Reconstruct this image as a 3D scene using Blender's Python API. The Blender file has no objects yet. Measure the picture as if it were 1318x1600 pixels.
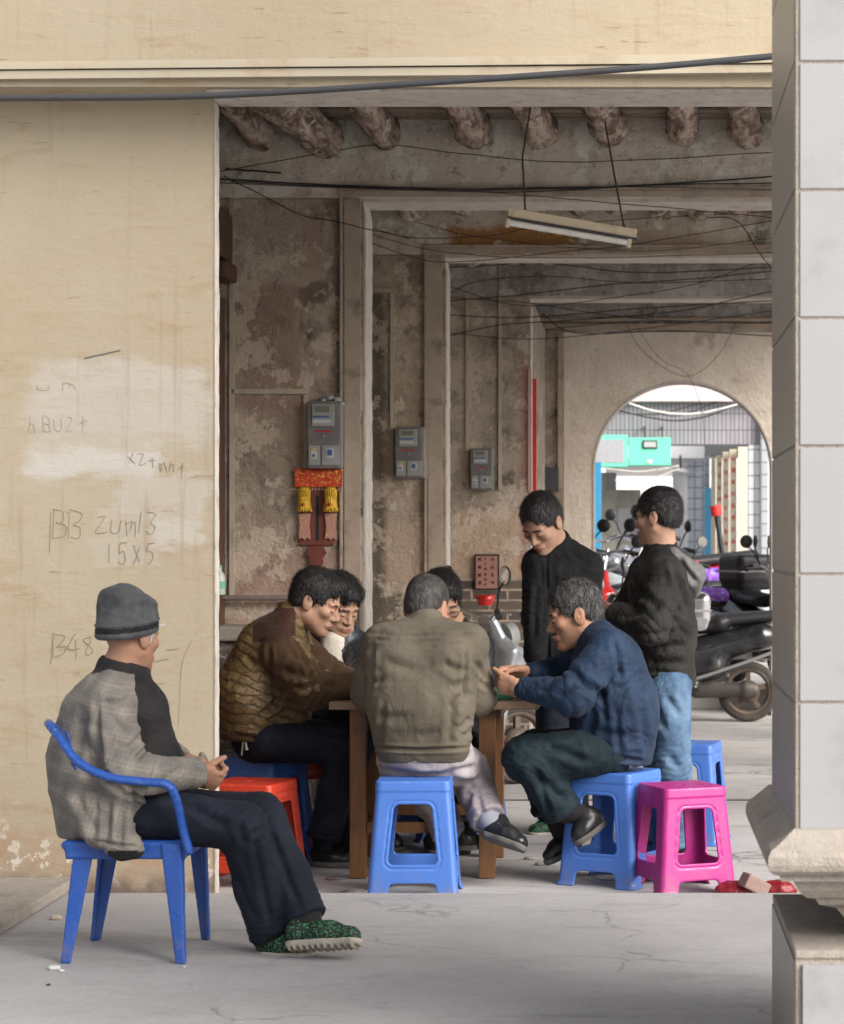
import bpy, bmesh, math, random
import numpy as np
from mathutils import Vector, Matrix
random.seed(7)
scene = bpy.context.scene
C = scene.collection

# ------------------------------------------------------------------ camera, world, sun, exposure
F, CX, CY, CZ = 3560.0, 988.0, 850.0, 1.40
cam = bpy.data.cameras.new('camera'); camo = bpy.data.objects.new('camera', cam); C.objects.link(camo)
camo.location = (0, 0, CZ); camo.rotation_euler = (math.radians(90), 0, 0)
cam.sensor_fit = 'AUTO'; cam.sensor_width = 36; cam.lens = F/1600*36
cam.shift_x = (659-CX)/1600; cam.shift_y = (CY-800)/1600
cam.clip_end = 500; cam.clip_start = .05
cam.dof.use_dof = True; cam.dof.focus_distance = 8.9; cam.dof.aperture_fstop = 6.3
scene.camera = camo
scene.cycles.max_bounces = 14; scene.cycles.diffuse_bounces = 8
scene.render.resolution_x = 843; scene.render.resolution_y = 1024
w = bpy.data.worlds.new('World'); scene.world = w; w.use_nodes = True
SUN_EL, SUN_AZ = math.radians(32), math.radians(128)
nt = w.node_tree; nt.nodes.clear()
sky = nt.nodes.new('ShaderNodeTexSky'); sky.sky_type = 'NISHITA'; sky.sun_disc = False
sky.sun_elevation = SUN_EL; sky.sun_rotation = SUN_AZ; sky.air_density = 1.0; sky.dust_density = 6.0; sky.ozone_density = 1.0
hs = nt.nodes.new('ShaderNodeHueSaturation'); hs.inputs['Saturation'].default_value = .35
bg = nt.nodes.new('ShaderNodeBackground'); bg.inputs['Strength'].default_value = .12
ow = nt.nodes.new('ShaderNodeOutputWorld')
nt.links.new(sky.outputs[0], hs.inputs['Color']); nt.links.new(hs.outputs[0], bg.inputs['Color']); nt.links.new(bg.outputs[0], ow.inputs[0])
sd = bpy.data.lights.new('sun', 'SUN'); sd.energy = 1.7; sd.angle = math.radians(45); sd.color = (1, .965, .91)
so = bpy.data.objects.new('sun', sd); C.objects.link(so)
dv = Vector((math.sin(SUN_AZ)*math.cos(SUN_EL), math.cos(SUN_AZ)*math.cos(SUN_EL), math.sin(SUN_EL)))
so.rotation_euler = (-dv).to_track_quat('-Z', 'Y').to_euler(); so.location = (6, -6, 9)
scene.view_settings.view_transform = 'Standard'; scene.view_settings.look = 'None'
scene.view_settings.exposure = 1.08; scene.view_settings.gamma = 1

# ------------------------------------------------------------------ helpers
def P(px, py, Y): return Vector(((px-CX)/F*Y, Y, CZ-(py-CY)/F*Y))
def XZ(px, py, Y): return (px-CX)/F*Y, CZ-(py-CY)/F*Y
def tag(o, label=None, cat=None, group=None, kind=None):
    if label: o['label'] = label
    if cat: o['category'] = cat
    if group: o['group'] = group
    if kind: o['kind'] = kind
    return o
def thing(name, loc, label, cat, group=None):
    o = bpy.data.objects.new(name, None); C.objects.link(o); o.location = loc; o.empty_display_size = .1
    return tag(o, label, cat, group)
def link(name, me, root=None, loc=None):
    o = bpy.data.objects.new(name, me); C.objects.link(o)
    if root is not None: o.parent = root
    if loc is not None: o.location = loc
    return o
def mesh_np(name, V, Q, mats, smooth=True):
    me = bpy.data.meshes.new(name)
    me.vertices.add(len(V)); me.vertices.foreach_set('co', np.asarray(V, np.float32).ravel())
    Q = np.asarray(Q, np.int32); n = Q.shape[1]
    me.loops.add(Q.size); me.loops.foreach_set('vertex_index', Q.ravel())
    me.polygons.add(len(Q)); me.polygons.foreach_set('loop_start', np.arange(0, Q.size, n, dtype=np.int32))
    me.update(calc_edges=True)
    for m in mats: me.materials.append(m)
    me.polygons.foreach_set('use_smooth', np.full(len(Q), smooth))
    me.validate(); return me

class MB:
    """collects shapes in world coordinates, builds ONE mesh object"""
    def __init__(s): s.v = []; s.f = []; s.sm = []
    def add(s, vs, fs, sm=False):
        b = len(s.v); s.v += [tuple(v) for v in vs]; s.f += [tuple(i+b for i in f) for f in fs]; s.sm += [sm]*len(fs)
        return s
    def box(s, x0, x1, y0, y1, z0, z1, bev=0, M=None):
        bm = bmesh.new()
        vs = [bm.verts.new((x, y, z)) for x in (x0, x1) for y in (y0, y1) for z in (z0, z1)]
        for q in ((0,1,3,2), (4,6,7,5), (0,4,5,1), (2,3,7,6), (0,2,6,4), (1,5,7,3)): bm.faces.new([vs[i] for i in q])
        bmesh.ops.recalc_face_normals(bm, faces=bm.faces)
        if bev: bmesh.ops.bevel(bm, geom=bm.edges[:], offset=bev, segments=2, affect='EDGES', profile=.6)
        if M is not None: bmesh.ops.transform(bm, matrix=M, verts=bm.verts)
        bm.verts.index_update(); s.add([v.co for v in bm.verts], [[v.index for v in f.verts] for f in bm.faces]); bm.free()
        return s
    def obox(s, a, b, w, h, up=(0, 0, 1), bev=0):
        """bar from a to b, width w, height h"""
        a = Vector(a); b = Vector(b); d = (b-a); L = d.length; d.normalize(); up = Vector(up)
        sd_ = d.cross(up).normalized(); u = sd_.cross(d).normalized()
        M = Matrix((( d.x, sd_.x, u.x, a.x), (d.y, sd_.y, u.y, a.y), (d.z, sd_.z, u.z, a.z), (0, 0, 0, 1)))
        return s.box(0, L, -w/2, w/2, -h/2, h/2, bev, M)
    def tube(s, pts, r, seg=8, cap=True, rf=None):
        pts = [Vector(p) for p in pts]; n = len(pts); vs = []; fs = []
        t0 = (pts[1]-pts[0]).normalized(); up = Vector((0, 0, 1)) if abs(t0.z) < .9 else Vector((0, 1, 0))
        u = t0.cross(up).normalized()
        for i, p in enumerate(pts):
            t = (pts[min(i+1, n-1)]-pts[max(i-1, 0)]).normalized()
            u = (u-t*u.dot(t)).normalized(); v = t.cross(u)
            ri = r[i] if isinstance(r, (list, tuple)) else r
            for k in range(seg):
                a = 2*math.pi*k/seg; q = ri*(rf(i, k, n, seg) if rf else 1)
                vs.append(p+u*math.cos(a)*q+v*math.sin(a)*q)
        for i in range(n-1):
            for k in range(seg):
                k2 = (k+1) % seg; fs.append((i*seg+k, i*seg+k2, (i+1)*seg+k2, (i+1)*seg+k))
        s.add(vs, fs, True)
        if cap:
            s.add(vs[:seg], [tuple(range(seg))[::-1]]); s.add(vs[-seg:], [tuple(range(seg))])
        return s
    def lathe(s, c, prof, seg=20, axis=(0, 0, 1), cap=True):
        """prof: list of (r, h)"""
        ax = Vector(axis).normalized(); up = Vector((1, 0, 0)) if abs(ax.x) < .9 else Vector((0, 1, 0))
        u = ax.cross(up).normalized(); v = ax.cross(u); c = Vector(c); vs = []; fs = []
        for r, h in prof:
            for k in range(seg):
                a = 2*math.pi*k/seg; vs.append(c+ax*h+u*r*math.cos(a)+v*r*math.sin(a))
        for i in range(len(prof)-1):
            for k in range(seg):
                k2 = (k+1) % seg; fs.append((i*seg+k, (i+1)*seg+k, (i+1)*seg+k2, i*seg+k2))
        s.add(vs, fs, True); n = len(prof)-1
        if not cap: return s
        s.add(vs[:seg], [tuple(range(seg))]); s.add(vs[n*seg:], [tuple(range(seg))[::-1]])
        return s
    def prism(s, poly, y0, y1, axis='y'):
        """polygon of (a,b) extruded along an axis"""
        def q(a, b, t): return (a, t, b) if axis == 'y' else ((t, a, b) if axis == 'x' else (a, b, t))
        n = len(poly); vs = [q(a, b, y0) for a, b in poly]+[q(a, b, y1) for a, b in poly]
        fs = [tuple(range(n)), tuple(range(n, 2*n))[::-1]]+[(i, i+n, (i+1) % n+n, (i+1) % n) for i in range(n)]
        bm = bmesh.new(); bv = [bm.verts.new(v) for v in vs]
        for f in fs: bm.faces.new([bv[i] for i in f])
        bmesh.ops.recalc_face_normals(bm, faces=bm.faces); bmesh.ops.triangulate(bm, faces=[f for f in bm.faces if len(f.verts) > 4])
        bm.verts.index_update(); s.add([v.co for v in bm.verts], [[v.index for v in f.verts] for f in bm.faces]); bm.free()
        return s
    def build(s, name, m, root=None):
        o0 = Vector((0, 0, 0)); r = root
        while r is not None: o0 = o0+r.location; r = r.parent
        if root is None:
            A = np.array(s.v); o0 = Vector((float(A[:, 0].mean()), float(A[:, 1].mean()), float(A[:, 2].min())))
        me = bpy.data.meshes.new(name)
        me.from_pydata([(x-o0.x, y-o0.y, z-o0.z) for x, y, z in s.v], [], s.f)
        me.polygons.foreach_set('use_smooth', s.sm); me.materials.append(m); me.update()
        return link(name, me, root, o0 if root is None else None)

def curve_pts(ps, n=24):
    """Catmull-Rom through points"""
    ps = [Vector(p) for p in ps]; ps = [ps[0]*2-ps[1]]+ps+[ps[-1]*2-ps[-2]]; out = []
    m = len(ps)-3; k = max(2, n//m)
    for i in range(m):
        a, b, c, d = ps[i:i+4]
        for j in range(k):
            t = j/k
            out.append(.5*((2*b)+(c-a)*t+(2*a-5*b+4*c-d)*t*t+(3*b-a-3*c+d)*t**3))
    out.append(ps[-2]); return out

# ------------------------------------------------------------------ numpy noise
def _h(i, j, k, seed):
    n = (i*374761393+j*668265263+k*2147483647+seed*1274126177) & 0xffffffff
    n = ((n ^ (n >> 13))*1274126177) & 0xffffffff; n = n ^ (n >> 16)
    return (n & 0xffff)/65535.0
def vnoise(p, seed=0):
    f = np.floor(p).astype(np.int64); u = p-f; u = u*u*(3-2*u); i, j, k = f[:, 0], f[:, 1], f[:, 2]; r = 0
    for a in (0, 1):
        for b in (0, 1):
            for c in (0, 1):
                w_ = (u[:, 0] if a else 1-u[:, 0])*(u[:, 1] if b else 1-u[:, 1])*(u[:, 2] if c else 1-u[:, 2])
                r = r+w_*_h(i+a, j+b, k+c, seed)
    return r
def ridged(p, seed=0, oct=3):
    r = 0; a = 1; t = 0
    for o in range(oct):
        r = r+a*(1-np.abs(2*vnoise(p*2**o, seed+o)-1)); t += a; a *= .5
    return r/t

# ------------------------------------------------------------------ signed distance modelling
def A3(v): return np.array(v, float)
class Pr:
    def __init__(s, f, op='u', k=.01): s.f = f; s.op = op; s.k = k
def inT(T, f):
    if T is None: return f
    R, c, sc = T; R = np.array(R, float); c = A3(c)
    return lambda p: f(((p-c)@R)/sc)*sc
def RC(a, b, ra, rb, op='u', k=.01, T=None, lat=None, ws=1.0):
    a = A3(a); b = A3(b); ab = b-a; L2 = max(ab@ab, 1e-9)
    if lat is not None: l = A3(lat); l = l/np.linalg.norm(l)
    def f(p):
        q = p-a
        t = np.clip((q@ab)/L2, 0, 1); q = q-t[:, None]*ab
        if lat is not None: q = q-((q@l)*(1-1/ws))[:, None]*l
        return np.sqrt((q*q).sum(1))-(ra+(rb-ra)*t)
    return Pr(inT(T, f), op, k)
def ELL(c, r, R=None, op='u', k=.01, T=None):
    c = A3(c); r = A3(r); Rm = None if R is None else np.array(R, float)
    def f(p):
        q = p-c
        if Rm is not None: q = q@Rm
        k0 = np.sqrt(((q/r)**2).sum(1)); k1 = np.sqrt(((q/r**2)**2).sum(1))+1e-9
        return k0*(k0-1)/k1
    return Pr(inT(T, f), op, k)
def BX(c, h, R=None, rr=.005, op='u', k=.005, T=None):
    c = A3(c); h = A3(h)-rr; Rm = None if R is None else np.array(R, float)
    def f(p):
        q = p-c
        if Rm is not None: q = q@Rm
        q = np.abs(q)-h
        return np.sqrt((np.maximum(q, 0)**2).sum(1))+np.minimum(q.max(1), 0)-rr
    return Pr(inT(T, f), op, k)
def TOR(c, ax, R, r, st=1.0, op='u', k=.01, T=None):
    c = A3(c); ax = A3(ax); ax = ax/np.linalg.norm(ax)
    def f(p):
        q = p-c; h = q@ax; q2 = q-h[:, None]*ax; rad = np.sqrt((q2*q2).sum(1))-R
        return np.sqrt(rad**2+(h/st)**2)-r
    return Pr(inT(T, f), op, k)
def PL(c, n, op='s', k=.003, T=None):
    """half space on the side n points to"""
    c = A3(c); n = A3(n); n = n/np.linalg.norm(n)
    return Pr(inT(T, lambda p: -((p-c)@n)), op, k)
def comb(ps, p):
    d = None
    for q in ps:
        x = q.f(p)
        if d is None: d = x; continue
        if q.op == 'u':
            h = np.maximum(q.k-np.abs(d-x), 0)/q.k; d = np.minimum(d, x)-h*h*q.k/4
        else:
            if q.op == 's': x = -x
            h = np.maximum(q.k-np.abs(d-x), 0)/q.k; d = np.maximum(d, x)+h*h*q.k/4
    return d
def polygonize(prims, lo, hi, res):
    lo = A3(lo); hi = A3(hi); B = 12
    nb = np.ceil((hi-lo)/(res*B)).astype(int); n = nb*B+1
    g = np.stack(np.meshgrid(*[np.arange(x) for x in nb], indexing='ij'), -1).reshape(-1, 3)
    cen = lo+(g+.5)*B*res; R = B*res*.87*1.35
    dc = np.stack([q.f(cen) for q in prims], 1); full = comb(prims, cen)
    V = np.ones(n, np.float32)
    ax = np.arange(B+1)*res; loc = np.stack(np.meshgrid(ax, ax, ax, indexing='ij'), -1).reshape(-1, 3)
    isU = np.array([q.op == 'u' for q in prims]); ks = np.array([q.k for q in prims])
    keep = dc < (R+ks*1.2)
    for bi in range(len(g)):
        i, j, k = g[bi]*B
        sl = (slice(i, i+B+1), slice(j, j+B+1), slice(k, k+B+1))
        if not (keep[bi] & isU).any() or full[bi] > R*1.6: continue
        if full[bi] < -R*1.6: V[sl] = -1; continue
        ps = [prims[m] for m in np.nonzero(keep[bi])[0]]
        while ps and ps[0].op != 'u': ps.pop(0)
        d = comb(ps, lo+g[bi]*B*res+loc)
        V[sl] = d.reshape(B+1, B+1, B+1)
    return nets(V, lo, res)
def nets(V, lo, res):
    ins = V < 0; s = np.zeros(np.array(V.shape)-1, np.uint8)
    cs = [(a, b, c) for a in (0, 1) for b in (0, 1) for c in (0, 1)]
    sh = s.shape
    def S(A, o): return A[o[0]:o[0]+sh[0], o[1]:o[1]+sh[1], o[2]:o[2]+sh[2]]
    for c in cs: s += S(ins, c)
    I = np.stack(np.nonzero((s > 0) & (s < 8)), 1)
    idx = np.full(sh, -1, np.int32); idx[I[:, 0], I[:, 1], I[:, 2]] = np.arange(len(I))
    cv = {c: V[I[:, 0]+c[0], I[:, 1]+c[1], I[:, 2]+c[2]].astype(float) for c in cs}
    acc = np.zeros((len(I), 3)); cnt = np.zeros(len(I))
    for c in cs:
        for ax in range(3):
            if c[ax]: continue
            e = list(c); e[ax] = 1; e = tuple(e); a = cv[c]; b = cv[e]; m = (a < 0) != (b < 0)
            t = np.where(m, a/np.where(m, a-b, 1), 0)
            pt = np.tile(np.array(c, float), (len(I), 1)); pt[:, ax] += t
            acc[m] += pt[m]; cnt[m] += 1
    verts = lo+(I+acc/cnt[:, None])*res; quads = []
    for ax in range(3):
        b_, c_ = (ax+1) % 3, (ax+2) % 3
        A = [slice(None)]*3; A[ax] = slice(0, -1); Bs = [slice(None)]*3; Bs[ax] = slice(1, None)
        m = ins[tuple(A)] != ins[tuple(Bs)]
        E = np.stack(np.nonzero(m), 1)
        ok = (E[:, b_] > 0) & (E[:, c_] > 0) & (E[:, b_] < sh[b_]) & (E[:, c_] < sh[c_]); E = E[ok]
        def cell(db, dc_):
            q = E.copy(); q[:, b_] -= db; q[:, c_] -= dc_; return idx[q[:, 0], q[:, 1], q[:, 2]]
        q = np.stack([cell(1, 1), cell(0, 1), cell(0, 0), cell(1, 0)], 1)
        fl = ins[E[:, 0], E[:, 1], E[:, 2]]; q[~fl] = q[~fl][:, ::-1]
        quads.append(q)
    Q = np.concatenate(quads); Q = Q[(Q >= 0).all(1)]
    return verts, Q
def vnormals(V, Q):
    a = V[Q[:, 2]]-V[Q[:, 0]]; b = V[Q[:, 3]]-V[Q[:, 1]]; n = np.cross(a, b); N = np.zeros_like(V)
    for k in range(4): np.add.at(N, Q[:, k], n)
    return N/(np.linalg.norm(N, axis=1)[:, None]+1e-12)
def relax(V, Q, it=2, f=.5):
    for _ in range(it):
        S_ = np.zeros_like(V); c = np.zeros(len(V))
        for k in range(4):
            np.add.at(S_, Q[:, k], V[Q[:, (k+1) % 4]]); np.add.at(c, Q[:, k], 1)
            np.add.at(S_, Q[:, k], V[Q[:, (k+3) % 4]]); np.add.at(c, Q[:, k], 1)
        V = V+f*(S_/c[:, None]-V)
    return V
def sdf_obj(name, prims, lo, hi, res, mats, root=None, disp=None, smooth=1, matf=None):
    V, Q = polygonize(prims, lo, hi, res)
    if smooth: V = relax(V, Q, smooth)
    if disp is not None:
        N = vnormals(V, Q); V = V+N*disp(V, N)[:, None]
    o0 = A3((0, 0, 0)); r = root
    while r is not None: o0 = o0+A3(r.location); r = r.parent
    if root is None: o0 = A3((V[:, 0].mean(), V[:, 1].mean(), V[:, 2].min()))
    me = mesh_np(name, V-o0, Q, mats)
    if matf is not None:
        c = V[Q].mean(1); n = np.cross(V[Q[:, 2]]-V[Q[:, 0]], V[Q[:, 3]]-V[Q[:, 1]]); n /= np.linalg.norm(n, axis=1)[:, None]+1e-12
        mi = matf(c, n).astype(np.int32)
        if len(mi) == len(me.polygons): me.polygons.foreach_set('material_index', mi)
    return link(name, me, root, tuple(o0) if root is None else None)
# ------------------------------------------------------------------ materials
class NT:
    def __init__(s, name):
        s.m = bpy.data.materials.new(name); s.m.use_nodes = True; s.t = s.m.node_tree
        s.b = s.t.nodes['Principled BSDF']; s.x = None
    def n(s, ty, **kw):
        q = s.t.nodes.new(ty)
        for k, v in kw.items(): setattr(q, k, v)
        return q
    def L(s, a, b): s.t.links.new(a, b)
    def co(s, world=False, sc=(1, 1, 1), rot=(0, 0, 0), loc=(0, 0, 0)):
        c = (s.n('ShaderNodeNewGeometry').outputs['Position'] if world else s.n('ShaderNodeTexCoord').outputs['Object'])
        mp = s.n('ShaderNodeMapping'); s.L(c, mp.inputs[0]); mp.inputs['Scale'].default_value = sc
        mp.inputs['Rotation'].default_value = rot; mp.inputs['Location'].default_value = loc
        return mp.outputs[0]
    def noise(s, co, scale, det=4, rough=.55, dist=0):
        q = s.n('ShaderNodeTexNoise'); s.L(co, q.inputs['Vector']); q.inputs['Scale'].default_value = scale
        q.inputs['Detail'].default_value = det; q.inputs['Roughness'].default_value = rough; q.inputs['Distortion'].default_value = dist
        return q.outputs['Fac']
    def ramp(s, v, lo, hi, a=0., b=1.):
        q = s.n('ShaderNodeMapRange', interpolation_type='SMOOTHSTEP'); s.L(v, q.inputs['Value'])
        q.inputs['From Min'].default_value = lo; q.inputs['From Max'].default_value = hi
        q.inputs['To Min'].default_value = a; q.inputs['To Max'].default_value = b
        return q.outputs[0]
    def math(s, op, a, b=None):
        q = s.n('ShaderNodeMath', operation=op)
        for i, v in enumerate((a, b)):
            if v is None: continue
            if isinstance(v, (int, float)): q.inputs[i].default_value = v
            else: s.L(v, q.inputs[i])
        return q.outputs[0]
    def mix(s, f, a, b, mode='MIX'):
        q = s.n('ShaderNodeMix', data_type='RGBA', blend_type=mode)
        if isinstance(f, (int, float)): q.inputs[0].default_value = f
        else: s.L(f, q.inputs[0])
        for i, v in ((6, a), (7, b)):
            if isinstance(v, (tuple, list)): q.inputs[i].default_value = (*v[:3], 1)
            else: s.L(v, q.inputs[i])
        return q.outputs[2]
    def sep(s, co):
        q = s.n('ShaderNodeSeparateXYZ'); s.L(co, q.inputs[0]); return q.outputs
    def bump(s, h, strength=.4, dist=.01):
        q = s.n('ShaderNodeBump'); s.L(h, q.inputs['Height']); q.inputs['Strength'].default_value = strength; q.inputs['Distance'].default_value = dist
        if s.x is not None: s.L(s.x, q.inputs['Normal'])
        s.x = q.outputs[0]; s.L(s.x, s.b.inputs['Normal'])
    def fin(s, col, rough=.8, spec=.3, metal=0):
        if isinstance(col, (tuple, list)): s.b.inputs['Base Color'].default_value = (*col[:3], 1)
        else: s.L(col, s.b.inputs['Base Color'])
        if isinstance(rough, (int, float)): s.b.inputs['Roughness'].default_value = rough
        else: s.L(rough, s.b.inputs['Roughness'])
        s.b.inputs['Specular IOR Level'].default_value = spec; s.b.inputs['Metallic'].default_value = metal
        return s.m
def simple(name, col, rough=.6, var=.15, sc=14, bump=.15, bd=.004, spec=.4, metal=0, dirt=None, dsc=5):
    t = NT(name); co = t.co(); n = t.noise(co, sc, 5)
    c = t.mix(n, tuple(x*(1-var) for x in col), tuple(min(1, x*(1+var)) for x in col))
    if dirt: c = t.mix(t.ramp(t.noise(co, dsc, 6, .65), .5, .72, 0, .7), c, dirt)
    if bump: t.bump(t.noise(co, sc*4, 4), bump, bd)
    return t.fin(c, rough, spec, metal)
def boxmask(t, xz, x0, x1, z0, z1, soft=.03, nz=None, amp=.06):
    X, Z = xz
    if nz is not None:
        o = t.math('MULTIPLY', t.math('SUBTRACT', nz, .5), amp*2); X = t.math('ADD', X, o); Z = t.math('ADD', Z, o)
    a = t.ramp(X, x0-soft, x0+soft); b = t.ramp(X, x1-soft, x1+soft, 1, 0)
    c = t.ramp(Z, z0-soft, z0+soft); d = t.ramp(Z, z1-soft, z1+soft, 1, 0)
    return t.math('MULTIPLY', t.math('MULTIPLY', a, b), t.math('MULTIPLY', c, d))

def m_cream():
    t = NT('cream_wall_paint'); co = t.co(True); s3 = t.sep(co); xz = (s3[0], s3[2])
    c = t.mix(t.noise(co, 1.6, 4), (.345, .285, .198), (.405, .35, .26))
    st = t.noise(t.co(True, (1.6, 1, 7)), 2.2, 6, .62, .6)
    ms = t.ramp(t.noise(t.co(True, (1, 1, 1.2), loc=(4, 0, 2)), 1.5, 4, .6), .36, .56); c = t.mix(t.math('MULTIPLY', ms, t.ramp(st, .50, .74, 0, .7)), c, (.33, .235, .145)); c = t.mix(t.ramp(t.noise(t.co(True, (1, 1, 1.6)), 1.1, 6, .65), .45, .75, 0, .35), c, (.36, .27, .19))
    st2 = t.noise(t.co(True, (2.2, 1, 16), rot=(0, .12, 0)), 2.6, 5, .7, .3)
    c = t.mix(t.math('MULTIPLY', ms, t.ramp(st2, .62, .70, 0, .8)), c, (.20, .14, .09)); c = t.mix(t.ramp(t.noise(t.co(True), 30, 5, .7), .66, .74, 0, .5), c, (.25, .18, .12))
    n1 = t.noise(t.co(True, (1.3, 1, 5)), 3.0, 7, .68); Y = 8.8
    def reg(x0, y0, x1, y1, f, col, am=.1, soft=.02):
        nonlocal c
        a, zt = XZ(x0, y0, Y); b, zb = XZ(x1, y1, Y)
        c = t.mix(t.math('MULTIPLY', boxmask(t, xz, a, b, zb, zt, soft, n1, am), t.ramp(st, .2, .5, f*.75, f)), c, col)
    W = (.455, .43, .40)
    reg(50, 572, 322, 625, .62, W, .22, .06); reg(40, 622, 335, 690, .75, (.43, .40, .355), .17, .05)
    reg(40, 700, 250, 748, .75, (.485, .465, .435), .14, .04); reg(180, 745, 330, 800, .55, (.44, .41, .36), .14)
    reg(240, 805, 320, 852, .8, (.455, .425, .375), .09); reg(150, 790, 255, 885, .4, (.425, .39, .34), .14)
    # grime and flaking near the foot of the wall
    zf = t.ramp(s3[2], .1, .55, 1, 0)
    c = t.mix(t.math('MULTIPLY', zf, t.ramp(t.noise(co, 5, 7, .7), .38, .64)), c, (.35, .24, .16))
    fl = t.math('MULTIPLY', t.ramp(s3[2], .05, .5, 1, 0), t.ramp(t.noise(co, 9, 6, .7), .56, .6))
    c = t.mix(fl, c, (.63, .57, .5))
    zz = t.ramp(s3[2], .06, .16, 1, 0); c = t.mix(t.math('MULTIPLY', zz, t.ramp(t.noise(co, 12, 5), .3, .6)), c, (.17, .12, .1))
    dr = t.noise(t.co(True, (9, 1, .5)), 3, 5, .6); c = t.mix(t.math('MULTIPLY', t.ramp(dr, .55, .75), t.math('MULTIPLY', ms, .35)), c, (.25, .19, .13)); t.bump(st, .35, .008); t.bump(t.noise(co, 9, 5, .6), .3, .01); t.bump(t.noise(co, 60, 5, .6), .35, .004); t.bump(fl, -.5, .004)
    return t.fin(c, .75, .25)
def plaster(name, a, b, dark=(.07, .055, .045), pink=(.42, .27, .21), stain=.9, pk=.5, extra=None, off=0, low=None, pf=.5, sp=.75):
    t = NT(name); co = t.co(True, loc=(off, off*1.7, off*.6)); wc = t.co(True); s3 = t.sep(wc)
    c = t.mix(t.ramp(t.noise(co, 3.2, 8, .72), .3, .7), a, b)
    c = t.mix(t.ramp(t.noise(co, 1.3, 4, .55, .4), .45, .7, 0, pk), c, pink)
    c = t.mix(t.ramp(t.noise(co, 2.1, 8, .72, .5), .50, .72, 0, stain), c, dark)
    c = t.mix(t.ramp(t.noise(t.co(True, (1, 1, .35), loc=(off+9, 3, 1)), 6, 6, .7), .56, .74, 0, stain*.9), c, dark)
    c = t.mix(t.ramp(t.noise(co, 13, 7, .75), .55, .68, 0, sp), c, (.12, .095, .075)); c = t.mix(t.ramp(t.noise(t.co(True, loc=(off, 7, 2)), 4.2, 3, .5), .62, .72, 0, .6), c, dark)
    c = t.mix(t.ramp(t.noise(co, 26, 5, .65), .60, .68, 0, .5), c, (.55, .47, .4))
    if low is not None:     # bare, blotchy lower part
        m = t.math('MULTIPLY', t.ramp(s3[2], low-.25, low+.25, 1, 0), t.ramp(t.noise(co, 7, 8, .75), .44, .56))
        c = t.mix(m, c, (.52, .42, .34)); 
    if extra: c = extra(t, c, (s3[0], s3[2]), co)
    pe = t.ramp(t.noise(co, 4.5, 9, .74), .52, .545); c = t.mix(t.math('MULTIPLY', pe, pf), c, tuple(min(.85, x*1.38) for x in b)); t.bump(pe, pf, .012)
    t.bump(t.noise(co, 5, 5, .6), .6, .04); t.bump(t.noise(co, 45, 7, .7), .9, .014); t.bump(t.noise(co, 11, 6, .65), .7, .025)
    return t.fin(c, .92, .15)
def fx(t, c, xz, co):
    n = t.noise(co, 6, 6, .6)
    def reg(x0, y0, x1, y1, Y, f, col, am=.06, soft=.03):
        nonlocal c
        a, zt = XZ(x0, y0, Y); b, zb = XZ(x1, y1, Y)
        c = t.mix(t.math('MULTIPLY', boxmask(t, xz, a, b, zb, zt, soft, n, am), f), c, col)
    return reg, (lambda: c)
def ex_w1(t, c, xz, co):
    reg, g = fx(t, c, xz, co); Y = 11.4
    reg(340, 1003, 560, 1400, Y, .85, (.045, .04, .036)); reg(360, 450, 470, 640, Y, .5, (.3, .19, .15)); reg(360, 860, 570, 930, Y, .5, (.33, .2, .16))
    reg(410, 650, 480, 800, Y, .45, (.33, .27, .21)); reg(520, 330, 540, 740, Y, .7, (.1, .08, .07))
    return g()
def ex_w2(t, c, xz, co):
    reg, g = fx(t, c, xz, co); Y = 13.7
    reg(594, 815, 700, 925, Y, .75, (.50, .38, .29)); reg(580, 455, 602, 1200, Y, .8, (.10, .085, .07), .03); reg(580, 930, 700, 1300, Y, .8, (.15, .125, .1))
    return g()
def ex_beam2(t, c, xz, co):
    reg, g = fx(t, c, xz, co); Y = 13.65
    reg(700, 350, 905, 402, Y, .9, (.36, .17, .04), .09); reg(760, 362, 1100, 400, Y, .5, (.30, .15, .05), .08); reg(900, 360, 1130, 402, Y, .5, (.45, .38, .31), .08)
    return g()
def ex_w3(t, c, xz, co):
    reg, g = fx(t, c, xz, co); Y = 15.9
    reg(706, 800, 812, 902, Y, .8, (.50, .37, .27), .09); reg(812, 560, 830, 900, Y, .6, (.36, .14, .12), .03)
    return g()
def m_brick():
    t = NT('old_grey_brick'); co = t.co(True, rot=(math.radians(-90), 0, 0))
    b = t.n('ShaderNodeTexBrick'); t.L(co, b.inputs['Vector']); b.inputs['Scale'].default_value = 1
    b.inputs['Brick Width'].default_value = .25; b.inputs['Row Height'].default_value = .072; b.inputs['Mortar Size'].default_value = .007
    b.inputs['Color1'].default_value = (.06, .05, .042, 1); b.inputs['Color2'].default_value = (.15, .12, .10, 1); b.inputs['Mortar'].default_value = (.42, .33, .26, 1)
    c = t.mix(t.ramp(t.noise(t.co(True), 8, 6), .42, .66, 0, .8), b.outputs[0], (.12, .10, .085))
    t.bump(b.outputs['Fac'], -.6, .01); t.bump(t.noise(t.co(True), 40, 5), .4, .006)
    return t.fin(c, .9, .2)
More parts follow.
